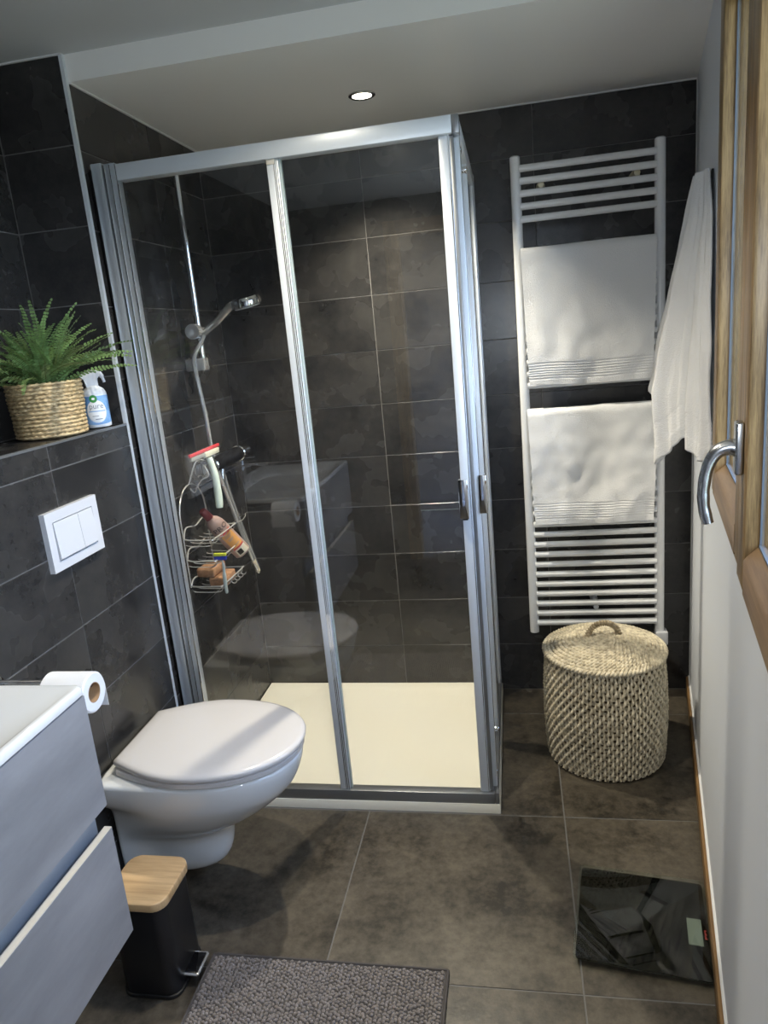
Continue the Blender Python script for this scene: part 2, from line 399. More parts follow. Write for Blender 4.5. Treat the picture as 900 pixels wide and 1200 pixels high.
# aluminium edge on the partition and on the shelf
bm = B(); box(bm, -0.009, 0.0012, -0.8115, -0.8, 0.0, ZC); struct(obj(bm, 'trim_3', ALU))
bm = B(); box(bm, -0.007, 0.0012, -1.56, -0.812, 1.2705, 1.2765); struct(obj(bm, 'trim_4', ALUD))
bm = B(); box(bm, 0.0, 1.72, -0.006, 0.0, ZS-0.004, ZS); struct(obj(bm, 'trim_5', WSILI))
bm = B(); box(bm, 0.0, 0.006, -0.8, 0.0, ZS-0.004, ZS); struct(obj(bm, 'trim_6', WSILI))
bm = B(); box(bm, -0.22, 0.0, -0.816, -0.81, ZC-0.004, ZC); struct(obj(bm, 'trim_7', WSILI))

# ------------------------------------------------------------------ window
win = wallempty('window_1'); struct(win)
def wbox(parent, name, M, s0, s1, o0, o1, z0, z1, bev=0.003):
    bm = B(); box(bm, -s0, -s1, o0, o1, z0, z1, bev); return obj(bm, name, M, parent)
# outer frame
fr = wbox(win, 'frame', PINE, S0, S0+0.03, -0.10, 0.003, ZB, ZT)
wbox(fr, 'jamb', PINE, S1-0.03, S1, -0.10, 0.003, ZB, ZT)
wbox(fr, 'head', PINEH, S0+0.03, S1-0.03, -0.10, 0.003, ZT-0.03, ZT)
wbox(fr, 'sill', PINEH, S0+0.03, S1-0.03, -0.10, 0.003, ZB, ZB+0.03)
def sash(s0, s1, face, gl, stw):
    z0, z1 = ZB+0.012, ZT-0.012; rh = 0.075
    st = wbox(win, 'sash', PINE, s0, s0+stw, gl-0.03, face, z0, z1, 0.006)
    wbox(st, 'stile', PINE, s1-stw, s1, gl-0.03, face, z0, z1, 0.006)
    # bottom rail with a sloping glazing bead
    bm = B(); a, b = s0+stw, s1-stw
    prof = [(gl-0.03, z0), (face, z0), (face, z0+rh*0.72), (face-0.004, z0+rh*0.8), (gl+0.004, z0+rh), (gl-0.03, z0+rh)]
    loft(bm, [[(-s, p[0], p[1]) for p in prof] for s in (a, b)]); obj(bm, 'rail', PINEH, st)
    bm = B(); prof = [(gl-0.03, z1), (face, z1), (face, z1-rh*0.72), (gl+0.004, z1-rh), (gl-0.03, z1-rh)]
    loft(bm, [[(-s, p[0], p[1]) for p in prof] for s in (a, b)]); obj(bm, 'rail', PINEH, st)
    wbox(st, 'pane', WGLASS, a, b, gl-0.006, gl-0.001, z0+rh*0.9, z1-rh*0.9, 0)
    # pale sealing beads where pane and wood meet
    bm = B(); box(bm, -a, -a-0.004, gl-0.001, gl+0.002, z0+rh, z1-rh); box(bm, -a, -b, gl-0.001, gl+0.003, z0+rh, z0+rh+0.004)
    obj(bm, 'sealing_bead', mat('grey_sealant', (0.10, 0.115, 0.125), 0.5), st)
    return st
sA = sash(S0+0.010, 1.515, 0.006, -0.020, 0.075)
sB = sash(1.555, 2.185, 0.013, -0.010, 0.085)
bm = B()
for k in range(5): box(bm, -1.530, -1.538, -0.002, 0.0075, 1.70+k*0.028, 1.717+k*0.028, 0.001, 1)
box(bm, -1.530, -1.537, -0.002, 0.0075, 1.845, 1.98)
obj(bm, 'espagnolette', RUBBER, win)
wbox(win, 'meeting_strip', PINE, 1.515, 1.530, -0.03, 0.006, ZB+0.012, ZT-0.012)
# handle on the near sash
sh, zh, fo = 1.597, 1.243, 0.013
bm = B(); box(bm, -sh-0.016, -sh+0.016, fo, fo+0.012, zh-0.040, zh+0.040, 0.003, 3)
hr = obj(bm, 'handle_plate', STEEL, win)
P = crom([(-sh, fo+0.010, zh), (-sh, fo+0.020, zh+0.001), (-sh, fo+0.036, zh-0.006), (-sh, fo+0.048, zh-0.028), (-sh, fo+0.0535, zh-0.060), (-sh, fo+0.053, zh-0.090), (-sh, fo+0.047, zh-0.118)], 6)
n_ = len(P); R_ = [0.0135-0.0042*min(1, i/(n_*0.45)) + (0.0003*sin(i*1.2) if i > n_*0.45 else 0) for i in range(n_)]
bm = B(); tube(bm, P, R_, 14); obj(bm, 'handle_lever', STEEL, hr)

# ------------------------------------------------------------------ downlight
t = thing('ceiling_downlight', 'small round recessed spotlight in the lowered ceiling above the shower', 'ceiling light', (0.688, -0.344, ZS))
bm = B(); lathe(bm, [(0.041, 0.0), (0.041, -0.003), (0.036, -0.006), (0.030, -0.004), (0.029, 0.0)], 40); obj(bm, 'trim_ring', STEEL, t)
bm = B(); lathe(bm, [(0.0285, -0.0005), (0.0285, -0.003), (0.002, -0.0035)], 32); obj(bm, 'lamp_disc', LED, t)

# ------------------------------------------------------------------ shower tray and enclosure
YF = -0.78; XR = 0.985
bm = B()
TW, TD = 1.0, 0.79
pts = lambda x0, x1, y0, y1, z: [(x0, y0, z), (x1, y0, z), (x1, y1, z), (x0, y1, z)]
def rr3(x0, x1, y0, y1, z, r=0.03):
    return [((x0+x1)/2+p[0], (y0+y1)/2+p[1], z) for p in rrect(x1-x0, y1-y0, r, 5)]
loft(bm, [rr3(0.002, 1.0, -0.79, -0.002, 0.0, 0.003), rr3(0.002, 1.0, -0.79, -0.002, 0.026, 0.003), rr3(0.004, 0.998, -0.788, -0.004, 0.030, 0.003),
          rr3(0.055, 0.945, -0.735, -0.055, 0.030, 0.03), rr3(0.062, 0.938, -0.728, -0.062, 0.0275, 0.03), rr3(0.085, 0.915, -0.70, -0.085, 0.024, 0.04), rr3(0.40, 0.60, -0.45, -0.35, 0.016, 0.04)])
tag(obj(bm, 'shower_tray', ACRYL), 'low cream shower tray on the floor inside the glass enclosure', 'shower tray')

se = thing('shower_enclosure', 'corner shower enclosure of clear glass in a silver aluminium frame', 'shower enclosure', (0, 0, 0))
def sbox(name, M, x0, x1, y0, y1, z0, z1, bev=0.0025, parent=None):
    bm = B(); box(bm, x0, x1, y0, y1, z0, z1, bev); return obj(bm, name, M, parent or se)
zb, zt = 0.030, 1.958
# profiles on the partition
sbox('wall_profile', ALUP, 0.014, 0.046, YF-0.010, YF+0.025, zb, zt+0.008)
sbox('wall_profile', ALUP, 0.051, 0.084, YF-0.009, YF+0.022, zb, zt+0.004)
sbox('profile_gasket', RUBBER, 0.0005, 0.052, YF+0.004, YF+0.02, zb, zt)
bm = B()
for x in (0.0515, 0.068, 0.0845): box(bm, x, x+0.002, YF-0.0115, YF-0.008, zb, zt)
obj(bm, 'profile_ribs', CHROME, se)
# header and sill of the front
sbox('header', ALU, 0.086, 0.978, YF-0.010, YF+0.028, 1.917, 1.958)
sbox('end_cap', ALUD, 0.978, 0.996, YF-0.010, YF+0.028, 1.915, 1.958)
sbox('bottom_rail', ALUD, 0.05, 0.985, YF-0.006, YF+0.026, zb, 0.066)
sbox('corner_block', ALUD, 0.985, 0.997, YF-0.006, YF+0.026, zb, 0.07)
# front fixed pane and sliding door
sbox('fixed_pane', GLASS, 0.08, 0.532, YF+0.002, YF+0.008, 0.062, 1.920, 0)
sbox('sliding_door', GLASS, 0.520, 0.968, YF+0.013, YF+0.019, 0.070, 1.914, 0)
dr = se.children[-1] if se.children else None
door1 = [o for o in bpy.data.objects if o.name.startswith('sliding_door')][-1]
def stile(x0, x1, y0, y1, par, ribs):
    sbox('stile', ALU, x0, x1, y0, y1, 0.066, 1.917, 0.0025, par)
    bm = B()
    for x in ribs: box(bm, x, x+0.002, y0-0.0012, y0+0.001, 0.066, 1.917)
    obj(bm, 'stile_ribs', CHROME, par)
stile(0.498, 0.530, YF-0.001, YF+0.022, door1, (0.517, 0.521, 0.526))
bm = B(); box(bm, 0.5305, 0.5345, YF+0.008, YF+0.02, 0.066, 1.917); obj(bm, 'seal_strip', mat('clear_seal', (0.45, 0.52, 0.52), 0.3), door1)
sbox('clip', CREAM, 0.499, 0.521, YF-0.004, YF, 1.905, 1.918, 0.001, door1)
stile(0.942, 0.970, YF+0.004, YF+0.026, door1, (0.966,))
sbox('seal_strip', ALUD, 0.970, 0.980, YF+0.006, YF+0.020, 0.07, 1.915, 0.001, door1)
# door pull of the front door: flat chrome bracket around the stile
h = sbox('door_pull', CHROME, 0.936, 0.941, YF-0.022, YF+0.002, 0.945, 1.055, 0.002, door1)
h2 = sbox('door_pull', CHROME, 0.936, 0.962, YF-0.024, YF-0.020, 0.945, 1.055, 0.0015, door1)
sbox('door_pull', BLACK, 0.944, 0.958, YF-0.0195, YF+0.004, 0.94, 1.05, 0.001, door1)
# side return
sbox('header', ALU, XR-0.018, XR+0.010, YF+0.03, -0.002, 1.917, 1.958)
sbox('bottom_rail', ALUD, XR-0.018, XR+0.010, YF+0.03, -0.002, zb, 0.066)
sbox('wall_profile', ALU, XR-0.022, XR+0.011, -0.045, -0.001, zb, zt)
sbox('wall_profile', ALU, XR-0.018, XR+0.008, -0.080, -0.047, zb, zt)
sbox('fixed_pane', GLASS, XR-0.003, XR+0.003, -0.40, -0.05, 0.062, 1.920, 0)
sbox('sliding_door', GLASS, XR-0.014, XR-0.008, -0.735, -0.385, 0.070, 1.914, 0)
door2 = [o for o in bpy.data.objects if o.name.startswith('sliding_door')][-1]
def stile2(y0, y1, x0, x1, par):
    sbox('stile', ALU, x0, x1, y0, y1, 0.066, 1.917, 0.0025, par)
stile2(-0.425, -0.390, XR-0.016, XR+0.007, door2)
stile2(-0.748, -0.718, XR-0.016, XR+0.007, door2)
sbox('seal_strip', CHROME, XR+0.007, XR+0.009, -0.742, -0.738, 0.066, 1.917, 0.0005, door2)
sbox('door_pull', CHROME, XR+0.003, XR+0.026, -0.752, -0.748, 0.945, 1.055, 0.0015, door2)
sbox('door_pull', CHROME, XR+0.022, XR+0.026, -0.750, -0.722, 0.945, 1.055, 0.0015, door2)
def roller(y, z):
    bm = B(); lathe(bm, [(0.004, -0.012), (0.010, -0.011), (0.011, 0.0), (0.010, 0.004), (0.004, 0.005)], 16, (XR+0.004, y, z), 'x'); obj(bm, 'roller', CHROME, door2)
for y in (-0.70, -0.45):
    roller(y, 1.895); roller(y, 0.088)

# ------------------------------------------------------------------ shower fittings
t = thing('shower_riser_rail', 'tall chrome riser rail with bracket and slider on the shower wall', 'shower rail', (0, -0.345, 0))
bm = B(); tube(bm, [(0.058, 0, 1.395), (0.058, 0, 2.06)], 0.0105, 16); obj(bm, 'rail', CHROME, t)
bm = B(); box(bm, 0.0, 0.068, -0.021, 0.021, 1.392, 1.434, 0.003); obj(bm, 'wall_bracket', SATIN, t)
bm = B(); box(bm, 0.0, 0.066, -0.016, 0.016, 2.03, 2.062, 0.003); obj(bm, 'wall_bracket', CHROME, t)
bm = B(); lathe(bm, [(0.014, -0.057), (0.025, -0.055), (0.026, -0.030), (0.016, -0.026), (0.015, 0.030), (0.012, 0.034)], 24, (0.058, -0.002, 1.522), 'y'); sl = obj(bm, 'slider', SATIN, t)
t = thing('hand_shower', 'round chrome hand shower with long hose held on the riser rail', 'shower head', (0, 0, 0))
A_ = Vector((0.075, -0.345, 1.515)); D_ = Vector((0.205, -0.40, 1.590))
bm = B(); P = crom([A_, A_.lerp(D_, 0.5)+Vector((0, 0, -0.004)), D_, D_+Vector((0.035, -0.012, 0.006))], 6)
tube(bm, P, [0.0115+0.004*i/len(P) for i in range(len(P))], 14); obj(bm, 'handle', SATIN, t)
bm = B(); lathe(bm, [(0.042, -0.014), (0.050, -0.009), (0.051, 0.006), (0.046, 0.016), (0.025, 0.021)], 36); hd = obj(bm, 'spray_head', CHROME, t)
hd.location = (0.262, -0.412, 1.597); hd.rotation_euler = (radians(10), radians(-8), 0)
bm = B(); lathe(bm, [(0.042, -0.0160), (0.042, -0.013), (0.001, -0.013)], 30); obj(bm, 'nozzle_plate', mat('nozzle_grey', (0.45, 0.45, 0.43), 0.5), hd)
P = crom([A_, (0.070, -0.360, 1.49), (0.045, -0.385, 1.44), (0.050, -0.40, 1.38), (0.060, -0.40, 1.25), (0.058, -0.385, 1.12), (0.062, -0.34, 0.98), (0.075, -0.285, 0.82), (0.086, -0.225, 0.67), (0.090, -0.198, 0.615),
          (0.084, -0.180, 0.603), (0.074, -0.163, 0.625), (0.061, -0.225, 0.80), (0.055, -0.285, 0.95), (0.060, -0.325, 1.045)], 10)
bm = B(); tube(bm, P, 0.0078, 10); obj(bm, 'hose', SATIN, t)
bm = B(); tube(bm, [(0.060, -0.345, 0.985), (0.0605, -0.335, 1.015), (0.0605, -0.328, 1.045)], [0.008, 0.010, 0.010], 12); obj(bm, 'hose_nut', STEEL, t)
bm = B(); tube(bm, [(0.0865, -0.222, 0.664), (0.0905, -0.197, 0.612)], 0.0086, 10); obj(bm, 'hose_sleeve', mat('cream_sleeve', (0.55, 0.48, 0.36), 0.5), t)

t = thing('shower_mixer', 'horizontal bar mixer tap on the shower wall above the wire caddy', 'tap', (0.065, 0, 1.072))
DCH = mat('chrome_dark_reflection', (0.010, 0.010, 0.011), 0.22, 0.0)  # chrome body, the dark reflection put into its colour
bm = B(); lathe(bm, [(0.022, -0.43), (0.0265, -0.425), (0.0265, -0.165), (0.022, -0.16)], 28, axis='y'); obj(bm, 'body', DCH, t)
bm = B(); lathe(bm, [(0.012, -0.512), (0.024, -0.508), (0.026, -0.50), (0.026, -0.445), (0.0245, -0.43)], 28, axis='y'); obj(bm, 'temperature_knob', CHROME, t)
bm = B(); lathe(bm, [(0.0245, -0.165), (0.025, -0.155), (0.025, -0.10), (0.020, -0.094), (0.006, -0.093)], 28, axis='y'); obj(bm, 'flow_knob', CHROME, t)
for y in (-0.425, -0.17):
    bm = B(); lathe(bm, [(0.0268, y-0.004), (0.0295, y-0.002), (0.0295, y+0.002), (0.0268, y+0.004)], 28, axis='y'); obj(bm, 'ring', CHROME, t)
for y in (-0.375, -0.225):
    bm = B(); lathe(bm, [(0.032, -0.063), (0.032, -0.055), (0.015, -0.052), (0.014, -0.018)], 24, (0, y, 0), 'x'); obj(bm, 'wall_union', CHROME, t)

# wire caddy hanging on the mixer
t = thing('wire_shower_caddy', 'three-tier chrome wire caddy hanging under the mixer tap', 'shower caddy', (0, 0, 0))
Wr = 0.0026
y0, y1, xa, xb = -0.615, -0.415, 0.016, 0.118
def wire(pts, name='wire', r=Wr, par=t):
    bm = B(); tube(bm, pts, r, 6); return obj(bm, name, STEELW, par)
STEELW = mat('bright_wire', (0.62, 0.61, 0.58), 0.25, 0.5)
arch = [(xa, y0, 0.70), (xa, y0, 0.93)]+arc((xa, (y0+y1)/2, 0.93), (y1-y0)/2, pi, 0, 14, 'yz')+[(xa, y1, 0.70)]
wire(arch, 'back_frame')
ym = (y0+y1)/2
wire(crom([(xa, ym, 1.03), (0.03, ym, 1.06), (0.05, ym+0.012, 1.105), (0.075, ym+0.02, 1.103), (0.096, ym+0.02, 1.08), (0.098, ym+0.015, 1.055)], 6), 'hanging_hook')
wire(crom([(0.094, ym-0.03, 1.095), (0.100, ym-0.02, 1.06), (0.07, ym-0.01, 1.045), (0.045, ym, 1.02), (0.03, ym+0.005, 1.0), (xa, ym+0.005, 1.015)], 6), 'hanging_hook')
def tier(z, xo, dz):
    bm = B()
    loop = crom([(xa, y0, z+dz*0.15), (xa+0.03, y0, z), (xo-0.01, y0, z), (xo, y0+0.012, z), (xo, y1-0.012, z), (xo-0.01, y1, z), (xa+0.03, y1, z), (xa, y1, z+dz*0.15)], 4)
    tube(bm, loop, Wr, 6)
    tube(bm, crom([(xa, y0, z), (xa, y0+0.03, z+dz), (xa, ym, z+dz*0.7), (xa, y1-0.03, z+dz), (xa, y1, z)], 6), Wr, 6)
    o = obj(bm, 'tier_rim', STEELW, t)
    bm = B(); zz = z-0.022
    for k in range(6):
        y = y0+0.01+(y1-y0-0.02)*k/5
        tube(bm, crom([(xa, y, zz+0.004), (xa+0.02, y, zz), (xo-0.014, y, zz), (xo, y, z)], 4), 0.0015, 5)
    obj(bm, 'tier_wires', STEELW, t)
tier(0.862, xb, 0.035); tier(0.790, xb, 0.035); tier(0.702, 0.125, 0.02)
wire([(xb, y1, 0.862), (0.10, -0.30, 0.845), (0.085, -0.235, 0.842), (0.082, -0.225, 0.850)], 'side_hook', 0.0018)
for k in range(4):
    y = y1-0.02-0.03*k
    wire(arc((0.130, y, 0.690), 0.010, pi*0.6, pi*1.9, 8, 'xz'), 'small_hook', 0.0018)

# shampoo bottle leaning in the caddy
bo = thing('shampoo_bottle', 'pinkish brown shampoo bottle with orange label leaning in the wire caddy', 'bottle', (0, 0, 0))
a_, b_ = Vector((0.128, -0.405, 0.752)), Vector((0.045, -0.535, 0.958))
ax = (b_-a_).normalized(); camdir = (CAM-a_).normalized(); sd = ax.cross(camdir).normalized(); fr_ = sd.cross(ax).normalized()
bo.matrix_world = frame(sd, -fr_ if False else ax.cross(sd)*-1, ax, a_) if False else frame(sd, ax.cross(sd), ax, a_)
def oval(w_, d_, z, n=28): return [(w_*cos(2*pi*k/n), d_*sin(2*pi*k/n), z) for k in range(n)]
bm = B(); loft(bm, [oval(0.026, 0.016, 0), oval(0.0305, 0.0195, 0.004), oval(0.031, 0.020, 0.02), oval(0.031, 0.020, 0.135), oval(0.030, 0.0195, 0.16), oval(0.024, 0.017, 0.18), oval(0.014, 0.013, 0.192), oval(0.0125, 0.0125, 0.196)]); obj(bm, 'body', PINKB, bo)
bm = B(); loft(bm, [oval(0.0145, 0.0145, 0.194), oval(0.0145, 0.0145, 0.212), oval(0.0125, 0.0125, 0.232), oval(0.011, 0.011, 0.234)]); obj(bm, 'cap', MAROON, bo)
SGN = 1.0 if (CAM-a_).dot(ax.cross(sd)) > 0 else -1.0
def bpatch(bm, u0, u1, z0, z1, d=0.0004, w_=0.031, dd=0.020, n=8, mi=0):
    def P(u, z):
        x = w_*sin(u); y = SGN*dd*cos(u); return (x*(1+d/0.025), y*(1+d/0.02), z)
    V = [[bm.verts.new(P(u0+(u1-u0)*i/n, z)) for i in range(n+1)] for z in (z0, z1)]
    for i in range(n): bm.faces.new((V[0][i], V[0][i+1], V[1][i+1], V[1][i])).material_index = mi
bm = B(); bpatch(bm, -0.62, 0.9, 0.045, 0.128); lab = obj(bm, 'label', ORANGE, bo)
bm = B(); bpatch(bm, -0.62, 0.9, 0.008, 0.040); obj(bm, 'label', LABELW, bo)
bm = B(); bpatch(bm, -0.62, 0.9, 0.116, 0.128, 0.0007); obj(bm, 'label_band', REDP, bo)
bm = B(); bpatch(bm, -0.62, 0.9, 0.041, 0.047, 0.0007); obj(bm, 'label_band', REDP, bo)
def wraptext(s, size, zc, uc, M, par, name='lettering', R=0.031, D=0.020, d=0.0008, rot=0.0, sgn=None, sx=1.0):
    sgn = SGN if sgn is None else sgn
    bm = text_bm(s, size)
    bmesh.ops.subdivide_edges(bm, edges=[e for e in bm.edges if e.calc_length() > size*0.3], cuts=2)
    for v in bm.verts:
        x, y = v.co.x*sx, v.co.y; u = uc + (x/((R+D)/2))
        v.co = Vector((R*sin(u)*(1+d/R)*(-sgn if False else 1), sgn*D*cos(u)*(1+d/D), zc+y))
    return obj(bm, name, M, par, smooth=0)
flip = -1.0 if SGN > 0 else 1.0
wraptext('PRO', 0.026, 0.146, 0.12, INK, bo, sx=flip)
bm = B(); bpatch(bm, -0.45, 0.15, 0.013, 0.034, 0.0007); obj(bm, 'label_panel', INK, bo)
bm = B()
for k, (z, u0, u1) in enumerate(((0.106, -0.4, 0.55), (0.100, -0.4, 0.35), (0.088, -0.3, 0.45), (0.083, -0.3, 0.25), (0.057, -0.45, 0.6))): bpatch(bm, u0, u1, z, z+0.0022, 0.0007)
obj(bm, 'small_print', GREYP, bo)

# razor
t = thing('razor', 'pale grey razor with blue and yellow head hooked on the wire caddy', 'razor', (0.128, -0.600, 0))
rz = Matrix.Rotation(0, 4, 'Z')
bm = B(); tube(bm, crom([(0.0, 0, 0.795), (0.008, -0.004, 0.775), (0.006, -0.004, 0.74), (0.004, -0.002, 0.70), (0.004, 0, 0.672)], 6), [0.003]*6+[0.0045]*6+[0.0062]*6+[0.0055]*6+[0.003], 10); obj(bm, 'handle', mat('razor_grey', (0.42, 0.48, 0.48), 0.4), t)
bm = B(); box(bm, -0.021, 0.021, -0.007, 0.004, 0.789, 0.802, 0.002); obj(bm, 'head', BLUED, t)
bm = B(); box(bm, -0.021, 0.021, -0.007, 0.004, 0.8022, 0.812, 0.002); obj(bm, 'comfort_strip', YELL, t)
# sponges
def sponge(name, label, loc, rz):
    bm = B(); box(bm, -0.032, 0.032, -0.05, 0.05, 0, 0.032, 0.007, 3)
    bmesh.ops.subdivide_edges(bm, edges=bm.edges[:], cuts=1)
    for v in bm.verts: v.co += Vector((noise.noise(v.co*60), noise.noise(v.co*60+Vector((5, 0, 0))), noise.noise(v.co*60+Vector((0, 9, 0)))))*0.0022
    o = obj(bm, name, SPONGE); o.location = loc; o.rotation_euler = (0, 0, rz); tag(o, label, 'sponge', None)
sponge('bath_sponge', 'brown bath sponge at the outer side of the lowest caddy tier', (0.087, -0.515, 0.683), 0.06)
sponge('bath_sponge', 'brown bath sponge nearest the wall on the lowest caddy tier', (0.0365-0.002+0.016, -0.515, 0.7155), -0.04)
bpy.data.objects['bath_sponge.001'].rotation_euler = (0, 0.0, -0.04)
# squeegee
t = thing('squeegee', 'squeegee with red blade and pale green handle resting on the mixer tap', 'squeegee', (0, 0, 0))
bm = B(); box(bm, 0.094, 0.102, -0.650, -0.415, 1.138, 1.148, 0.002); obj(bm, 'blade', REDR, t)
bm = B(); box(bm, 0.093, 0.103, -0.645, -0.541, 1.124, 1.1375, 0.003); obj(bm, 'blade_holder', mat('grey_clear', (0.30, 0.30, 0.28), 0.25), t)
bm = B(); box(bm, 0.092, 0.104, -0.540, -0.425, 1.118, 1.1375, 0.004); obj(bm, 'blade_clamp', mat('cream_clear', (0.62, 0.60, 0.48), 0.3), t)
bm = B(); tube(bm, crom([(0.099, -0.51, 1.115), (0.110, -0.508, 1.06), (0.113, -0.510, 1.0), (0.113, -0.516, 0.945)], 5), [0.011]*5+[0.012]*5+[0.013]*5+[0.011], 12); obj(bm, 'handle', PALEG, t)

# ------------------------------------------------------------------ toilet
TY = -1.11
t = thing('toilet', 'white wall-hung toilet with closed lid beside the shower', 'toilet', (0, TY, 0))
def outline(front, hw, bw, x0=0.0, n=44):
    xc = front-min(0.27, (front-x0)*0.58); P = []
    half = []
    m1 = n//4
    for i in range(m1):
        tt = i/m1; k = tt*tt*(3-2*tt); half.append((x0+(xc-x0)*tt, bw+(hw-bw)*sin(tt*pi/2)))
    for i in range(m1+1):
        a = pi/2*(1-i/m1); half.append((xc+(front-xc)*cos(a)**0.92 if cos(a) > 0 else xc, hw*sin(a)**0.95 if sin(a) > 0 else 0))
    P = [(x, -y) for x, y in half]+[(x, y) for x, y in reversed(half[:-1])]
    return P
secs = [(0.066, 0.20, 0.045, 0.08), (0.072, 0.232, 0.062, 0.105), (0.09, 0.258, 0.075, 0.120), (0.13, 0.274, 0.084, 0.126), (0.18, 0.280, 0.090, 0.128), (0.205, 0.288, 0.097, 0.128), (0.222, 0.325, 0.112, 0.128), (0.25, 0.376, 0.132, 0.128),
        (0.285, 0.425, 0.152, 0.128), (0.325, 0.468, 0.170, 0.132), (0.342, 0.481, 0.175, 0.160), (0.37, 0.494, 0.181, 0.174), (0.40, 0.503, 0.184, 0.178), (0.417, 0.503, 0.184, 0.177), (0.4215, 0.497, 0.179, 0.172)]
bm = B(); loft(bm, [[(x, y, z) for x, y in outline(f, hw, bw, 0.001)] for z, f, hw, bw in secs])
o = obj(bm, 'bowl', CERAM, t, smooth=60); sm = o.modifiers.new('s', 'SUBSURF'); sm.levels = 1; sm.render_levels = 1
bm = B(); loft(bm, [[(x, y, z) for x, y in outline(f, hw, bw, 0.052)] for z, f, hw, bw in ((0.4222, 0.500, 0.180, 0.132), (0.425, 0.508, 0.188, 0.138), (0.436, 0.509, 0.189, 0.138), (0.4395, 0.504, 0.185, 0.135))])
obj(bm, 'seat', SEATP, t, smooth=50)
bm = B(); loft(bm, [[(x, y, z) for x, y in outline(f, hw, bw, x0)] for z, f, hw, bw, x0 in ((0.4420, 0.506, 0.186, 0.118, 0.046), (0.4445, 0.513, 0.193, 0.124, 0.041), (0.4525, 0.515, 0.195, 0.125, 0.040), (0.4585, 0.512, 0.192, 0.123, 0.042), (0.4620, 0.500, 0.182, 0.115, 0.050), (0.4640, 0.46, 0.15, 0.095, 0.08), (0.4655, 0.36, 0.08, 0.05, 0.15))])
obj(bm, 'lid', SEATP, t, smooth=50)
for y in (-0.075, 0.075):
    bm = B(); lathe(bm, [(0.010, -0.03), (0.012, -0.028), (0.012, 0.028), (0.010, 0.03)], 16, (0.040, y, 0.4345), 'y'); obj(bm, 'hinge', SEATP, t)
# flush plate
t = thing('flush_plate', 'white dual flush plate on the tiled wall under the shelf', 'flush plate', (0, -1.158, 1.05))
def plate(bm, y0, y1, z0, z1, x0, x1, b=0.003): box(bm, x0, x1, y0, y1, z0, z1, b, 2)
bm = B()
for a in ((-0.108, 0.108, 0.047, 0.072), (-0.108, 0.108, -0.072, -0.050), (-0.108, -0.084, -0.050, 0.047), (0.084, 0.108, -0.050, 0.047)): box(bm, 0.0, 0.014, a[0], a[1], a[2], a[3])
bmesh.ops.remove_doubles(bm, verts=bm.verts[:], dist=1e-5)
obj(bm, 'surround', WPLAS, t)
bm = B(); box(bm, 0.0, 0.006, -0.084, 0.084, -0.050, 0.047); obj(bm, 'backing', WPLAS, t)
def button(y0, y1):
    bm = B(); pr = [(0.006, -0.044), (0.019, -0.044), (0.0145, 0.045), (0.006, 0.045)]
    loft(bm, [[(p[0], y, p[1]) for p in pr] for y in (y0, y1)]); obj(bm, 'button', WPLAS, t, smooth=0)
button(-0.081, 0.018); button(0.0195, 0.081)

# ------------------------------------------------------------------ toilet roll
t = thing('toilet_roll_holder', 'chrome arm on the tiled wall carrying the toilet roll', 'toilet roll holder', (0, -1.512, 0.815))
bm = B(); lathe(bm, [(0.022, 0.0), (0.022, 0.008), (0.010, 0.010)], 20, axis='x'); obj(bm, 'rosette', CHROME, t)
bm = B(); tube(bm, [(0.008, 0, 0.008), (0.125, 0, 0.008), (0.224, 0, 0.008)], 0.008, 12); obj(bm, 'arm', CHROME, t)
t = thing('toilet_roll', 'roll of white toilet paper at the end of the grey vanity', 'toilet roll', (0.128, -1.512, 0.8035))
bm = B(); n = 36
ro, ri = 0.042, 0.021
rings = []
for r, x in ((ri, 0.0), (ro-0.003, 0.0), (ro, 0.003), (ro, 0.097), (ro-0.003, 0.10), (ri, 0.10)):
    rings.append([(x, r*cos(2*pi*k/n), r*sin(2*pi*k/n)) for k in range(n)])
loft(bm, rings, caps=False); obj(bm, 'paper', PAPER, t)
bm = B(); loft(bm, [[(x, r*cos(2*pi*k/n), r*sin(2*pi*k/n)) for k in range(n)] for r, x in ((ri, 0.0), (ri, 0.1), (ri-0.0015, 0.1), (ri-0.0015, 0.0))], caps=False, closed_v=True); obj(bm, 'core', CARD, t)
bm = B(); box(bm, 0.002, 0.098, ro-0.0005, ro+0.0005, -0.052, 0.0); obj(bm, 'hanging_sheet', PAPER, t)

# ------------------------------------------------------------------ vanity
VX, VY0, VY1 = 0.243, -1.565, -2.36
t = thing('vanity_cabinet', 'grey two-drawer bathroom vanity under a white washbasin', 'vanity', (0, 0, 0))
for a in ((VY0-0.020, VY0-0.002), (VY1+0.002, VY1+0.020)):
    bm = B(); box(bm, -0.219, VX-0.045, a[0], a[1], 0.272, 0.826, 0.001); obj(bm, 'side_panel', CONC, t)
bm = B(); box(bm, -0.219, VX-0.045, VY0-0.021, VY1+0.021, 0.272, 0.290, 0.001); obj(bm, 'bottom_panel', CONC, t)
bm = B(); box(bm, -0.219, -0.205, VY0-0.021, VY1+0.021, 0.291, 0.70, 0.001); obj(bm, 'back_panel', CONC, t)
bm = B(); box(bm, VX-0.043, VX-0.030, VY0-0.006, VY1+0.004, 0.50, 0.61); obj(bm, 'grip_channel', NICHE, t)
def drawer(z0, z1, top):
    bm = B(); box(bm, VX-0.017, VX, VY0, VY1, z0, z1, 0.0008, 1); o = obj(bm, 'drawer', CONC, t)
    bm = B(); box(bm, VX-0.044, VX-0.021, VY0-0.006, VY1+0.004, z0+0.004, z1-0.05); obj(bm, 'drawer_box', CONC, o)
    if top:
        bm = B(); box(bm, VX-0.0165, VX-0.0005, VY0-0.0005, VY1+0.0005, z1, z1+0.0015); obj(bm, 'edge_band', CREAM, o)
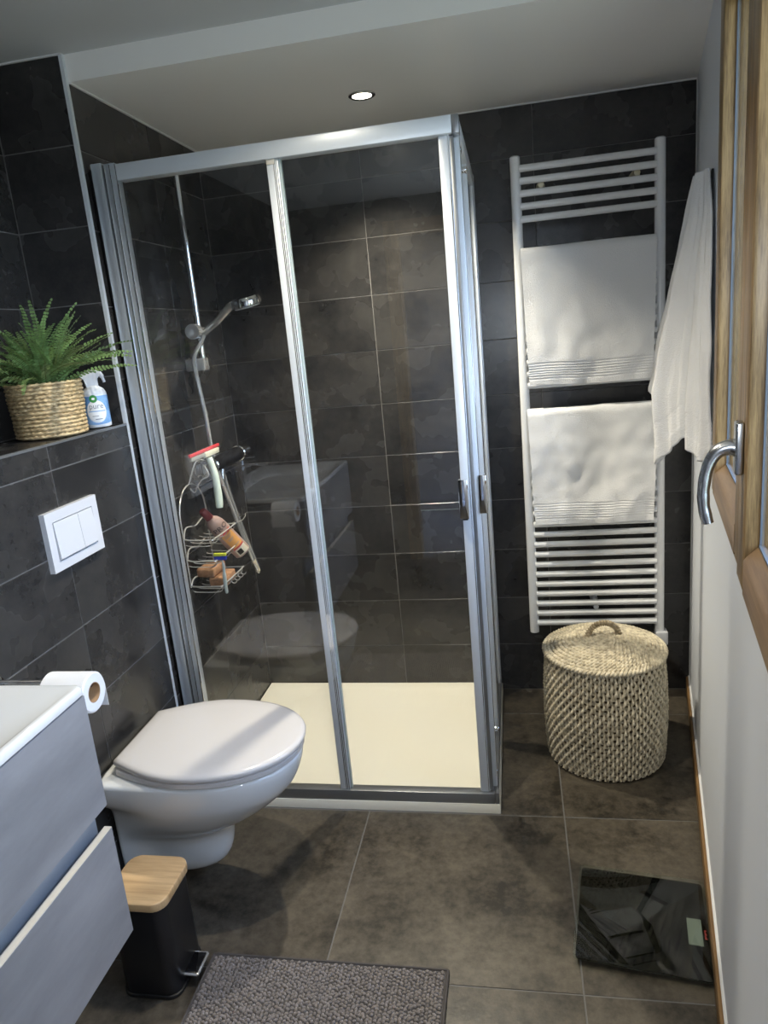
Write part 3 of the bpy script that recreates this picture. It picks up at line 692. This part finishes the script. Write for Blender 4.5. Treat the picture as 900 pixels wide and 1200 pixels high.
drawer(0.270, 0.526, True); drawer(0.579, 0.826, False)
t = thing('washbasin', 'white ceramic washbasin with rolled edge on top of the grey vanity', 'washbasin', (0.012, (VY0+VY1)/2, 0))
bm = B(); L_, W_ = VY0-VY1+0.006, 0.466
def bring(w_, l_, z, r, cx=0.0): return [(cx+p[0], p[1], z) for p in rrect(w_, l_, r, 6)]
loft(bm, [bring(W_-0.012, L_-0.012, 0.827, 0.012), bring(W_, L_, 0.831, 0.014), bring(W_, L_, 0.843, 0.014), bring(W_-0.006, L_-0.006, 0.8475, 0.014), bring(W_-0.014, L_-0.014, 0.849, 0.014),
          bring(W_-0.03, L_-0.03, 0.8475, 0.02, 0.0), bring(W_-0.10, L_-0.36, 0.845, 0.06, 0.03), bring(W_-0.12, L_-0.39, 0.836, 0.06, 0.03), bring(W_-0.17, L_-0.45, 0.80, 0.06, 0.03), bring(W_-0.28, L_-0.55, 0.785, 0.05, 0.03)])
obj(bm, 'bowl', CERAM, t, smooth=40)
t = thing('basin_tap', 'chrome single-lever tap standing at the back of the washbasin', 'tap', (-0.165, -1.96, 0.847))
bm = B(); lathe(bm, [(0.026, 0), (0.026, 0.004), (0.022, 0.008), (0.021, 0.10), (0.018, 0.105)], 24); obj(bm, 'body', CHROME, t)
bm = B(); tube(bm, [(0, 0, 0.075), (0.06, 0, 0.088), (0.13, 0, 0.080)], [0.014, 0.013, 0.011], 14); obj(bm, 'spout', CHROME, t)
bm = B(); box(bm, -0.012, 0.075, -0.009, 0.009, 0.112, 0.122, 0.003); obj(bm, 'lever', CHROME, t)

# ------------------------------------------------------------------ pedal bin
t = thing('pedal_bin', 'small black pedal bin with pale wooden lid beside the vanity', 'bin', (0.195, -1.418, 0))
bm = B(); slab(bm, rrect(0.142, 0.145, 0.03), 0.0, 0.246, 0.004, 3); obj(bm, 'body', BLACK, t)
bm = B(); slab(bm, rrect(0.154, 0.156, 0.032), 0.2465, 0.268, 0.003, 3); obj(bm, 'lid', BAMB, t)
bm = B(); slab(bm, rrect(0.150, 0.152, 0.032), 0.0, 0.010, 0.002, 2); obj(bm, 'base_ring', BLACK, t)
bm = B(); pr = [(0.066, 0.022), (0.098, 0.026), (0.1, 0.030), (0.096, 0.033), (0.066, 0.028)]
box(bm, 0.062, 0.102, 0.002-0.030, 0.002+0.030, 0.026, 0.034, 0.003); pd = obj(bm, 'pedal', BLGLS, t)
bm = B(); tube(bm, [(0.062, -0.030, 0.030), (0.102, -0.030, 0.030), (0.1035, -0.029, 0.030), (0.1035, 0.031, 0.030), (0.102, 0.032, 0.030), (0.062, 0.032, 0.030)], 0.0034, 8); obj(bm, 'pedal_edge', SATIN, pd)
bm = B(); box(bm, 0.066, 0.085, -0.012, 0.016, 0.012, 0.027, 0.002); obj(bm, 'pedal_arm', BLACK, t)

# ------------------------------------------------------------------ bath mat
t = thing('bath_mat', 'grey-brown chenille bath mat on the floor in front of the toilet', 'bath mat', (0.300, -1.862, 0))
MW, MD = 0.588, 0.50
bm = B(); box(bm, 0, MW, 0, MD, 0.0005, 0.007, 0.002, 1); obj(bm, 'base', MATBASE, t)
bm = B(); tube(bm, [(0.004, MD-0.003, 0.0075), (MW-0.004, MD-0.003, 0.0075)], 0.0035, 6); tube(bm, [(MW-0.003, MD-0.004, 0.0075), (MW-0.003, 0.004, 0.0075)], 0.0035, 6); tube(bm, [(0.003, MD-0.004, 0.0075), (0.003, 0.004, 0.0075)], 0.0035, 6)
obj(bm, 'edging', MATBASE, t)
vsx, fcs = [], []
ico = bmesh.new(); bmesh.ops.create_icosphere(ico, subdivisions=1, radius=1.0)
iv = [v.co.copy() for v in ico.verts]; ifc = [[v.index for v in f.verts] for f in ico.faces]; ico.free()
nx, ny = 62, 52
for i in range(nx):
    for j in range(ny):
        x = 0.010+(MW-0.020)*(i+0.5)/nx+random.uniform(-1, 1)*0.0016; y = 0.008+(MD-0.016)*(j+0.5+0.5*(i % 2))/(ny+0.5)+random.uniform(-1, 1)*0.0016
        rr_ = random.uniform(0.0042, 0.0056); ang = random.uniform(0, 3.14); el = random.uniform(1.0, 1.35); hz = random.uniform(0.9, 1.3); tilt = random.uniform(-0.4, 0.4)
        b0 = len(vsx)
        for v in iv:
            px, py = v.x*el, v.y/el; q = (px*cos(ang)-py*sin(ang)+tilt*v.z*0.5, px*sin(ang)+py*cos(ang), v.z*hz)
            vsx.append((x+q[0]*rr_, y+q[1]*rr_, 0.0085+q[2]*rr_))
        fcs += [[b0+k for k in f] for f in ifc]
me = bpy.data.meshes.new('pile'); me.from_pydata(vsx, [], fcs); me.materials.append(MATPILE)
me.polygons.foreach_set('use_smooth', [True]*len(me.polygons))
po = bpy.data.objects.new('pile', me); COL.objects.link(po); po.parent = t; stuff(po)

# ------------------------------------------------------------------ bathroom scale
t = thing('bathroom_scale', 'square black glass bathroom scale on the floor by the right wall', 'scale', (1.345, -1.189, 0), radians(-8.3))
h = 0.154
bm = B(); slab(bm, rrect(2*h, 2*h, 0.012), 0.016, 0.0225, 0.0015, 2); gp = obj(bm, 'glass_plate', PGLASS, t)
bm = B(); slab(bm, rrect(2*h-0.012, 2*h-0.012, 0.010), 0.0135, 0.0158, 0.0, 1); obj(bm, 'black_backing', mat('black_backing', (0.003, 0.003, 0.003), 1.0, spec=0.0), t)
bm = B(); slab(bm, rrect(2*h-0.05, 2*h-0.05, 0.02), 0.006, 0.0134, 0.002, 1); obj(bm, 'chassis', BLACK, t)
for sx in (-1, 1):
    for sy in (-1, 1):
        bm = B(); lathe(bm, [(0.016, 0.0), (0.018, 0.002), (0.018, 0.008)], 16, (sx*0.115, sy*0.115, 0)); obj(bm, 'foot', RUBBER, t)
bm = B(); box(bm, 0.1035, 0.136, -0.052, 0.028, 0.0159, 0.01595); obj(bm, 'display', LCD, t)
bm = B()
for k in range(7): box(bm, 0.1405, 0.1455-(k % 3)*0.0012, -0.030+k*0.0040, -0.0272+k*0.0040, 0.0159, 0.01595)
stuff(obj(bm, 'red_mark', REDP, t, smooth=0))

# ------------------------------------------------------------------ laundry basket
t = thing('laundry_basket', 'round woven seagrass laundry basket with lid under the towel radiator', 'laundry basket', (1.352, -0.437, 0))
def brad(z): return 0.186+0.009*sin(pi*min(1, z/0.37))
HB = 0.372
bm = B(); ncol = 96; nseg = 66
for c in range(ncol):
    a0 = 2*pi*c/ncol; P = []; RR = []
    for i in range(nseg+1):
        z = 0.006+HB*i/nseg; ph = 2*pi*z/0.033+(pi if c % 2 else 0)
        a = a0+0.0125*sin(ph)+0.006*noise.noise(Vector((c*3.1, z*40, 0))); r = brad(z)+0.0035*cos(ph)+0.0012*noise.noise(Vector((c*1.7, z*60, 4)))
        P.append((r*cos(a), r*sin(a), z)); RR.append(0.0043+0.0012*noise.noise(Vector((c*2.3, z*90, 8)))+0.0007*sin(ph*2+1))
    tube(bm, P, RR, 6)
stuff(obj(bm, 'woven_wall', SEAGR, t, smooth=80))
bm = B()
for k in range(25):
    z = 0.008+k*0.0149; r = brad(z)-0.0075
    tube(bm, [(r*cos(2*pi*j/48), r*sin(2*pi*j/48), z+0.0015*sin(j*1.3+k)) for j in range(48)], [0.0042+0.0012*sin(j*2.1+k) for j in range(48)], 5, closed=True)
stuff(obj(bm, 'horizontal_strands', SEAGR, t, smooth=80))
bm = B(); lathe(bm, [(0.172, 0.004), (0.181, 0.19), (0.174, 0.366), (0.170, 0.366), (0.176, 0.19), (0.168, 0.010)], 40); obj(bm, 'inner_shade_sleeve', BASKSHADE, t)  # added sleeve behind the weave, inner shade put into its colour
def braid(bm, r, z, rad, nb, ph0=0.0):
    for s in range(2):
        nn = max(24, int(nb*7)); P = []
        for j in range(nn):
            a = 2*pi*j/nn; ph = nb*a/1.0+s*pi+ph0; P.append(((r+rad*0.62*cos(ph))*cos(a), (r+rad*0.62*cos(ph))*sin(a), z+rad*0.62*sin(ph)))
        tube(bm, P, rad*0.72, 6, closed=True)
bm = B(); braid(bm, 0.191, 0.384, 0.0078, 46); lid = obj(bm, 'lid_rim', SEAGR, t, smooth=80)
bm = B()
for k in range(15):
    r = 0.180-k*0.0122; z = 0.388+0.040*(1-(r/0.185)**2)
    if r > 0.004: braid(bm, r, z, 0.0065, max(4, int(r*2*pi/0.026)), k*1.3)
stuff(obj(bm, 'lid_coils', SEAGR, t, smooth=80))
bm = B(); lathe(bm, [(0.188, 0.378), (0.15, 0.398), (0.08, 0.416), (0.005, 0.424), (0.005, 0.418), (0.08, 0.410), (0.15, 0.392), (0.186, 0.374)], 40); obj(bm, 'lid_shade_backing', BASKSHADE, t)  # added backing under the coils, shade put into its colour
P = []; 
for i in range(81):
    a = pi*i/80; P.append((0.052*cos(a), 0.0, 0.421+0.052*sin(a)))
bm = B(); tube(bm, P, [0.0092+0.0022*sin(i*1.6) for i in range(81)], 8); ho = obj(bm, 'lid_handle', mat('seagrass_handle', (0.28, 0.21, 0.12), 0.75, var=0.5, vscale=60, col2=(0.56, 0.46, 0.30)), t, smooth=80); ho.rotation_euler = (0, 0, radians(10))

# ------------------------------------------------------------------ towel radiator
t = thing('towel_radiator', 'tall white ladder towel radiator on the dark tiled wall', 'radiator', (0, 0, 0))
RX0, RX1, RY = 1.136, 1.594, -0.085
for x in (RX0, RX1):
    bm = B(); sec = [(x+p[0], RY+p[1]) for p in rrect(0.034, 0.038, 0.016, 5)]
    loft(bm, [[(p[0], p[1], z) for p in sec] for z in (0.292, 1.982)])
    ti = [(x+p[0], RY+p[1]) for p in rrect(0.026, 0.030, 0.012, 5)]; loft(bm, [[(p[0], p[1], 1.982) for p in sec], [(p[0], p[1], 1.986) for p in ti]]); obj(bm, 'post', ENAM, t, smooth=60)
zs = [1.945, 1.906, 1.867, 1.827, 1.787]+[1.233+0.0392*k for k in range(12)]+[0.332+0.0391*k for k in range(21)]
rail_me = None
for z in zs:
    if rail_me is None:
        bm = B(); tube(bm, [(RX0+0.012, 0, 0), ((RX0+RX1)/2, 0, 0), (RX1-0.012, 0, 0)], 0.0115, 12); o = obj(bm, 'rail', ENAM, t, smooth=60); rail_me = o.data
    else:
        o = bpy.data.objects.new('rail', rail_me); COL.objects.link(o); o.parent = t
    o.location = (0, RY-0.012, z)
for x, z in ((1.218, 1.890), (1.523, 1.890), (1.367, 0.388), (1.362, 0.412)):
    bm = B(); lathe(bm, [(0.014, -0.001), (0.014, -0.055), (0.011, -0.060), (0.010, -0.088), (0.003, -0.090)], 20, (x, 0, z), 'y'); obj(bm, 'wall_mount', CREAMP if z > 1 else ENAM, t)
bm = B(); box(bm, 1.578, 1.622, RY-0.026, RY+0.022, 0.236, 0.291, 0.006, 3); obj(bm, 'valve_head', WPLAS, t)
bm = B(); tube(bm, [(1.600, RY, 0.262), (1.600, RY+0.03, 0.258), (1.600, -0.002, 0.258)], 0.009, 10); obj(bm, 'supply_pipe', CHROME, t)

# towels on the radiator
def rail_towel(name, label, x0, x1, ztop, zf, zbk, yr, seed, wr=0.004):
    nu, nv = 46, 74; R0 = 0.0195; front = ztop-R0-zf; back = ztop-R0-zbk; Lt = front+pi*R0+back
    rings = []; T = 0.0055
    def P(u, v, off):
        d = v*Lt; RR = R0+off; n_ = noise.noise(Vector((u*3.0+seed, v*4.0, seed*1.7)))
        n2 = noise.noise(Vector((u*9.0+seed, v*11.0, seed*3.7)))
        k = max(0, 1-d/(front+1e-6)); hang = max(0.0, (front-d)/front)
        x = x0+(x1-x0)*u; pinch = 0.012*hang; x += (0.5-u)*2*pinch + 0.003*n2*hang
        if d > front+pi*R0*0.5: x = max(x0+0.012, min(x1-0.012, x))
        z0f = zf+0.006*noise.noise(Vector((u*2.5, seed, 0)))
        if d < front:
            z = z0f+(ztop-R0-z0f)*(d/front); y = yr-RR-wr*(n_*1.2+0.8*n2+0.5*noise.noise(Vector((u*7.0+seed, v*2.0, 3.3))))*(0.3+hang)-0.004*hang
            band = 0.0
            for q in range(7):
                b = 0.022+q*0.0085
                if abs(d-b) < 0.0022: band = -0.0016
            y -= band if off > 0 else 0
            return (x, y, z)
        if d < front+pi*R0:
            a = (d-front)/R0; return (x, yr-RR*cos(a)-wr*n2*0.3*cos(a), ztop-R0+RR*sin(a)+0.0018*n_)
        d2 = d-front-pi*R0; return (x, yr+RR+0.0, ztop-R0-d2)
    vv = []
    f1 = 0.10/Lt
    vv = [f1*i/44 for i in range(44)]+[f1+(1-f1)*i/(nv-1) for i in range(nv)]
    bm = B()
    go = [[bm.verts.new(P(i/nu, v, T)) for i in range(nu+1)] for v in vv]; gi = [[bm.verts.new(P(i/nu, v, 0.0)) for i in range(nu+1)] for v in vv]
    M_ = len(vv)
    for a in range(M_-1):
        for i in range(nu):
            bm.faces.new((go[a][i], go[a][i+1], go[a+1][i+1], go[a+1][i])); bm.faces.new((gi[a][i], gi[a+1][i], gi[a+1][i+1], gi[a][i+1]))
        bm.faces.new((go[a][0], go[a+1][0], gi[a+1][0], gi[a][0])); bm.faces.new((go[a][nu], gi[a][nu], gi[a+1][nu], go[a+1][nu]))
    for i in range(nu):
        bm.faces.new((go[0][i], gi[0][i], gi[0][i+1], go[0][i+1])); bm.faces.new((go[-1][i], go[-1][i+1], gi[-1][i+1], gi[-1][i]))
    return tag(obj(bm, name, TERRY, smooth=70), label, 'towel')
rail_towel('bath_towel', 'white bath towel hanging on the upper rails of the radiator', 1.142, 1.578, 1.690, 1.232, 1.45, RY-0.012, 1.3, 0.0055)
rail_towel('bath_towel', 'white crumpled bath towel hanging on the lower rails of the radiator', 1.142, 1.580, 1.147, 0.730, 0.93, RY-0.012, 5.1, 0.010)

# towel on the hook beside the window, built in wall axes
HS = 0.74
hk = thing('towel_hook', 'dark wall hook beside the window holding the hanging towel', 'hook', W0+WD*HS, WANG)
bm = B(); box(bm, -0.014, 0.014, 0.0005, 0.006, 1.70, 1.77, 0.002); obj(bm, 'hook_plate', BLACK, hk)
bm = B(); tube(bm, crom([(0, 0.005, 1.725), (0, 0.016, 1.717), (0, 0.027, 1.725), (0, 0.030, 1.742)], 5), 0.0045, 8); obj(bm, 'hook_arm', BLACK, hk)
def hook_towel():
    # plan curve of pleats; columns u run across the cloth
    key = [(-0.24, 0.012, 1.16, 0), (-0.225, 0.070, 1.18, 0), (-0.20, 0.150, 1.235, 1), (-0.155, 0.100, 1.18, 0), (-0.115, 0.040, 1.14, 0), (-0.075, 0.088, 1.09, 0), (-0.03, 0.139, 1.045, 1), (0.005, 0.100, 1.085, 0), (0.03, 0.050, 1.13, 0), (0.06, 0.020, 1.14, 0), (0.10, 0.048, 1.115, 0), (0.14, 0.036, 1.09, 0), (0.172, 0.012, 1.085, 0)]
    K = crom([(k[0], k[1], k[2]) for k in key], 8); rows_ = 130; G = []
    ztop = 1.768
    for j in range(rows_+1):
        tt = j/rows_; row = []
        for i, k in enumerate(K):
            zb_ = k.z; z = ztop-0.004*abs(k.x)-(ztop-zb_)*tt
            h_ = (ztop-z)/(ztop-1.24)
            wd = 0.22+0.78*min(1, h_*1.25)**0.7; of = 0.20+0.80*min(1.0, h_)**0.9
            sw = k.x*wd; oo = 0.006+(k.y-0.006)*of + 0.006*max(0, 1-h_*5)
            oo += 0.007*noise.noise(Vector((i*0.15, tt*5, 2)))*min(1, tt*3)
            oo += (0.0055*sin(i*0.62+1.2*tt)+0.0035*sin(i*1.27-2.0*tt))*min(1, tt*2.5)
            for q in range(6):
                if abs(tt-(0.86+q*0.016)) < 0.005: oo -= 0.0022
            if k.y > 0.09 and h_ > 1: oo -= (h_-1)*0.02
            row.append((-(sw), max(0.0055, oo), z))
        G.append(row)
    bm = B(); V = [[bm.verts.new(p) for p in r] for r in G]
    for j in range(rows_):
        for i in range(len(K)-1): bm.faces.new((V[j][i], V[j][i+1], V[j+1][i+1], V[j+1][i]))
    o = obj(bm, 'hand_towel', TERRY, smooth=80); o.location = W0+WD*HS; o.rotation_euler = (0, 0, WANG)
    s_ = o.modifiers.new('thick', 'SOLIDIFY'); s_.thickness = 0.005; s_.offset = 0
    return o
ht = tag(hook_towel(), 'white towel hanging in folds from the hook beside the window', 'towel')

# ------------------------------------------------------------------ fern in its straw pot
PC = Vector((-0.095, -1.015, 1.2765))
t = thing('potted_fern', 'green fern in a round straw pot on the tiled shelf', 'plant', PC)
bm = B(); n = 64
prof = [(0.076, 0.0), (0.081, 0.004)]+[(0.081+0.007*i/30+0.0018*abs(sin(i*pi/2.3)), 0.004+0.134*i/30) for i in range(31)]+[(0.084, 0.139), (0.082, 0.125), (0.080, 0.11)]
rings = []
for q, (r, z) in enumerate(prof):
    rings.append([((r+(0.0016*sin(k*2.1+q*2.6) if 1 < q < 32 else 0))*cos(2*pi*k/n), (r+(0.0016*sin(k*2.1+q*2.6) if 1 < q < 32 else 0))*sin(2*pi*k/n), z) for k in range(n)])
loft(bm, rings); obj(bm, 'pot', STRAW, t, smooth=60)
bm = B()
for k in range(14):
    z = 0.007+k*0.0099; r = 0.0835+0.006*z/0.138
    tube(bm, [((r+0.0011*sin(j*2.4+k*1.7))*cos(2*pi*j/96), (r+0.0011*sin(j*2.4+k*1.7))*sin(2*pi*j/96), z+0.0012*sin(j*2.4+k*2)) for j in range(96)], [0.0042+0.0011*sin(j*2.4+k) for j in range(96)], 6, closed=True)
stuff(obj(bm, 'straw_coils', STRAW, t, smooth=80))
bm = B(); lathe(bm, [(0.079, 0.112), (0.05, 0.118), (0.002, 0.121)], 24); obj(bm, 'soil', SOIL, t)
def frond(az, el, L, curl, seed):
    rnd = random.Random(seed); bm = B()
    p = Vector((rnd.uniform(-0.025, 0.025), rnd.uniform(-0.025, 0.025), 0.115)); P = []; N_ = 26
    d_el = el
    for i in range(N_+1):
        P.append(p.copy()); d = Vector((cos(az)*cos(d_el), sin(az)*cos(d_el), sin(d_el))); p = p+d*(L/N_); d_el -= curl/N_; az += rnd.uniform(-0.02, 0.02)
    # keep clear of the walls behind
    for q in P:
        if q.x+PC.x < -0.212: q.x = -0.212-PC.x
        if q.y+PC.y > -0.818: q.y = -0.818-PC.y
        if math.hypot(q.x+PC.x+0.047, q.y+PC.y+0.872) < 0.058: q.z = max(q.z, 0.172)
    # leaflets lie across the stem; each frond is turned a little about its own axis
    tw = rnd.uniform(-0.7, 0.7); side0 = Vector((-sin(az)*cos(tw), cos(az)*cos(tw), sin(tw)))
    tube(bm, P, [0.0013-0.0009*i/N_ for i in range(N_+1)], 4, mi=1)
    for i in range(2, N_+1):
        a = P[i]; tg = (P[i]-P[i-1]).normalized()
        sd_ = tg.cross(side0).cross(tg)
        if sd_.length < 0.05: sd_ = Vector((1, 0, 0))
        sd_.normalize(); nn = sd_.cross(tg)
        f_ = i/N_; ll = 0.0150*(sin(pi*min(1, 0.15+f_*0.8))**0.5)*(1.08-0.45*f_); hw = L/N_*0.44
        for sg in (-1, 1):
            dr_ = (sd_*sg*0.94+tg*0.28+nn*rnd.uniform(-0.25, 0.25)).normalized(); wv = (tg-dr_*tg.dot(dr_)).normalized()*hw
            Q_ = [a, a+dr_*ll*0.25+wv*0.9, a+dr_*ll*0.7+wv*0.95, a+dr_*ll, a+dr_*ll*0.75-wv*0.75, a+dr_*ll*0.25-wv*0.8]
            bm.faces.new([bm.verts.new(x) for x in Q_])
    for f in bm.faces: f.smooth = True
    return obj(bm, 'frond', [FERN, FERND], t, smooth=0)
rf = random.Random(11)
for k in range(96):
    az = 2*pi*k*0.618+rf.uniform(-0.3, 0.3); ring = k/96
    el = radians(82-50*ring+rf.uniform(-8, 8)); L = rf.uniform(0.18, 0.262)*(0.95+0.08*ring)
    if cos(az) < -0.2: L *= 0.85
    frond(az, el, L, rf.uniform(0.25, 0.85)+0.35*ring, 100+k)

# ------------------------------------------------------------------ spray bottle
SB = Vector((-0.047, -0.872, 1.2765))
t = thing('air_freshener_spray', 'white and blue spray bottle standing beside the potted fern', 'spray bottle', SB, radians(0))
bm = B(); lathe(bm, [(0.026, 0), (0.0325, 0.003), (0.0335, 0.008), (0.0335, 0.085), (0.0325, 0.096), (0.027, 0.106), (0.018, 0.112), (0.0155, 0.115)], 36); obj(bm, 'body', WHITE, t)
cd = CAM-SB; ca = math.atan2(cd.y, cd.x)      # front of the label faces into the room
def cyl(u, z, r): return (r*cos(ca+u), r*sin(ca+u), z)
def cpatch(bm, u0, u1, z0f, z1f, r, n=20, m_=4):
    V = [[bm.verts.new(cyl(u0+(u1-u0)*i/n, z0f(i/n)+(z1f(i/n)-z0f(i/n))*j/m_, r)) for i in range(n+1)] for j in range(m_+1)]
    for j in range(m_):
        for i in range(n): bm.faces.new((V[j][i], V[j][i+1], V[j+1][i+1], V[j+1][i]))
def cdisc(bm, u, z, rad, r, n=24, ry=None):
    c = bm.verts.new(cyl(u, z, r)); ry = ry or rad
    R_ = [[bm.verts.new(cyl(u+rad*q*cos(2*pi*k/n)/r, z+ry*q*sin(2*pi*k/n), r)) for k in range(n)] for q in (0.25, 0.5, 0.75, 1.0)]
    for k in range(n):
        l = (k+1) % n; bm.faces.new((c, R_[0][k], R_[0][l]))
        for g in range(3): bm.faces.new((R_[g][k], R_[g+1][k], R_[g+1][l], R_[g][l]))
bm = B(); cpatch(bm, -1.55, 1.55, lambda a: 0.010+0.006*(2*a-1)**2, lambda a: 0.088, 0.0338, 40); obj(bm, 'label', BLUE, t)
bm = B(); cdisc(bm, 0.0, 0.046, 0.027, 0.0342, ry=0.031); obj(bm, 'label_oval', WHITE, t)
bm = B(); cdisc(bm, -0.12, 0.081, 0.0105, 0.0345); obj(bm, 'logo_disc', GREEN, t)
bm = B(); cdisc(bm, -0.12, 0.081, 0.0042, 0.0347, 14, 0.0034); obj(bm, 'logo_mark', WHITE, t)
def ctext(s, size, z, u, M, r=0.0347):
    bm = text_bm(s, size); bmesh.ops.subdivide_edges(bm, edges=[e for e in bm.edges if e.calc_length() > size*0.3], cuts=2)
    for v in bm.verts: v.co = Vector(cyl(u+v.co.x/r, z+v.co.y, r))
    obj(bm, 'lettering', M, t, smooth=0)
ctext('pure', 0.021, 0.0605, 0.02, GREYP)
bm = B(); cpatch(bm, -0.65, 0.7, lambda a: 0.0455, lambda a: 0.048, 0.0344, 8, 1); obj(bm, 'label_stripe', BLUE, t)
bm = B(); cpatch(bm, -0.2, 0.35, lambda a: 0.024, lambda a: 0.0262, 0.0344, 6, 1); cpatch(bm, -0.4, 0.1, lambda a: 0.033, lambda a: 0.0346, 0.0344, 6, 1); obj(bm, 'small_print', GREYP, t)
# trigger head, nozzle pointing to the right of the label
hx = Vector((-sin(ca), cos(ca), 0)); hd_ = thing  # lateral direction seen from the room
def hp(a, b, z): q = hx*a+Vector((cos(ca), sin(ca), 0))*b; return (q.x, q.y, z)
bm = B(); pr = [(-0.016, 0.112), (0.016, 0.112), (0.016, 0.122), (0.017, 0.134), (0.024, 0.142), (0.026, 0.152), (0.014, 0.158), (-0.004, 0.158), (-0.026, 0.149), (-0.030, 0.143), (-0.022, 0.134), (-0.018, 0.122)]
loft(bm, [[hp(a*0.9, b, 0.112+(z-0.112)*0.98) for a, z in pr] for b in (-0.0125,)]+[[hp(a, b, z) for a, z in pr] for b in (-0.009, 0.009)]+[[hp(a*0.9, 0.0125, 0.112+(z-0.112)*0.98) for a, z in pr]])
obj(bm, 'trigger_head', WPLAS, t)
bm = B(); tube(bm, crom([hp(0.023, 0, 0.150), hp(0.029, 0, 0.138), hp(0.033, 0, 0.122)], 5), [0.006]*6+[0.004]*5, 8); obj(bm, 'trigger', WPLAS, t)
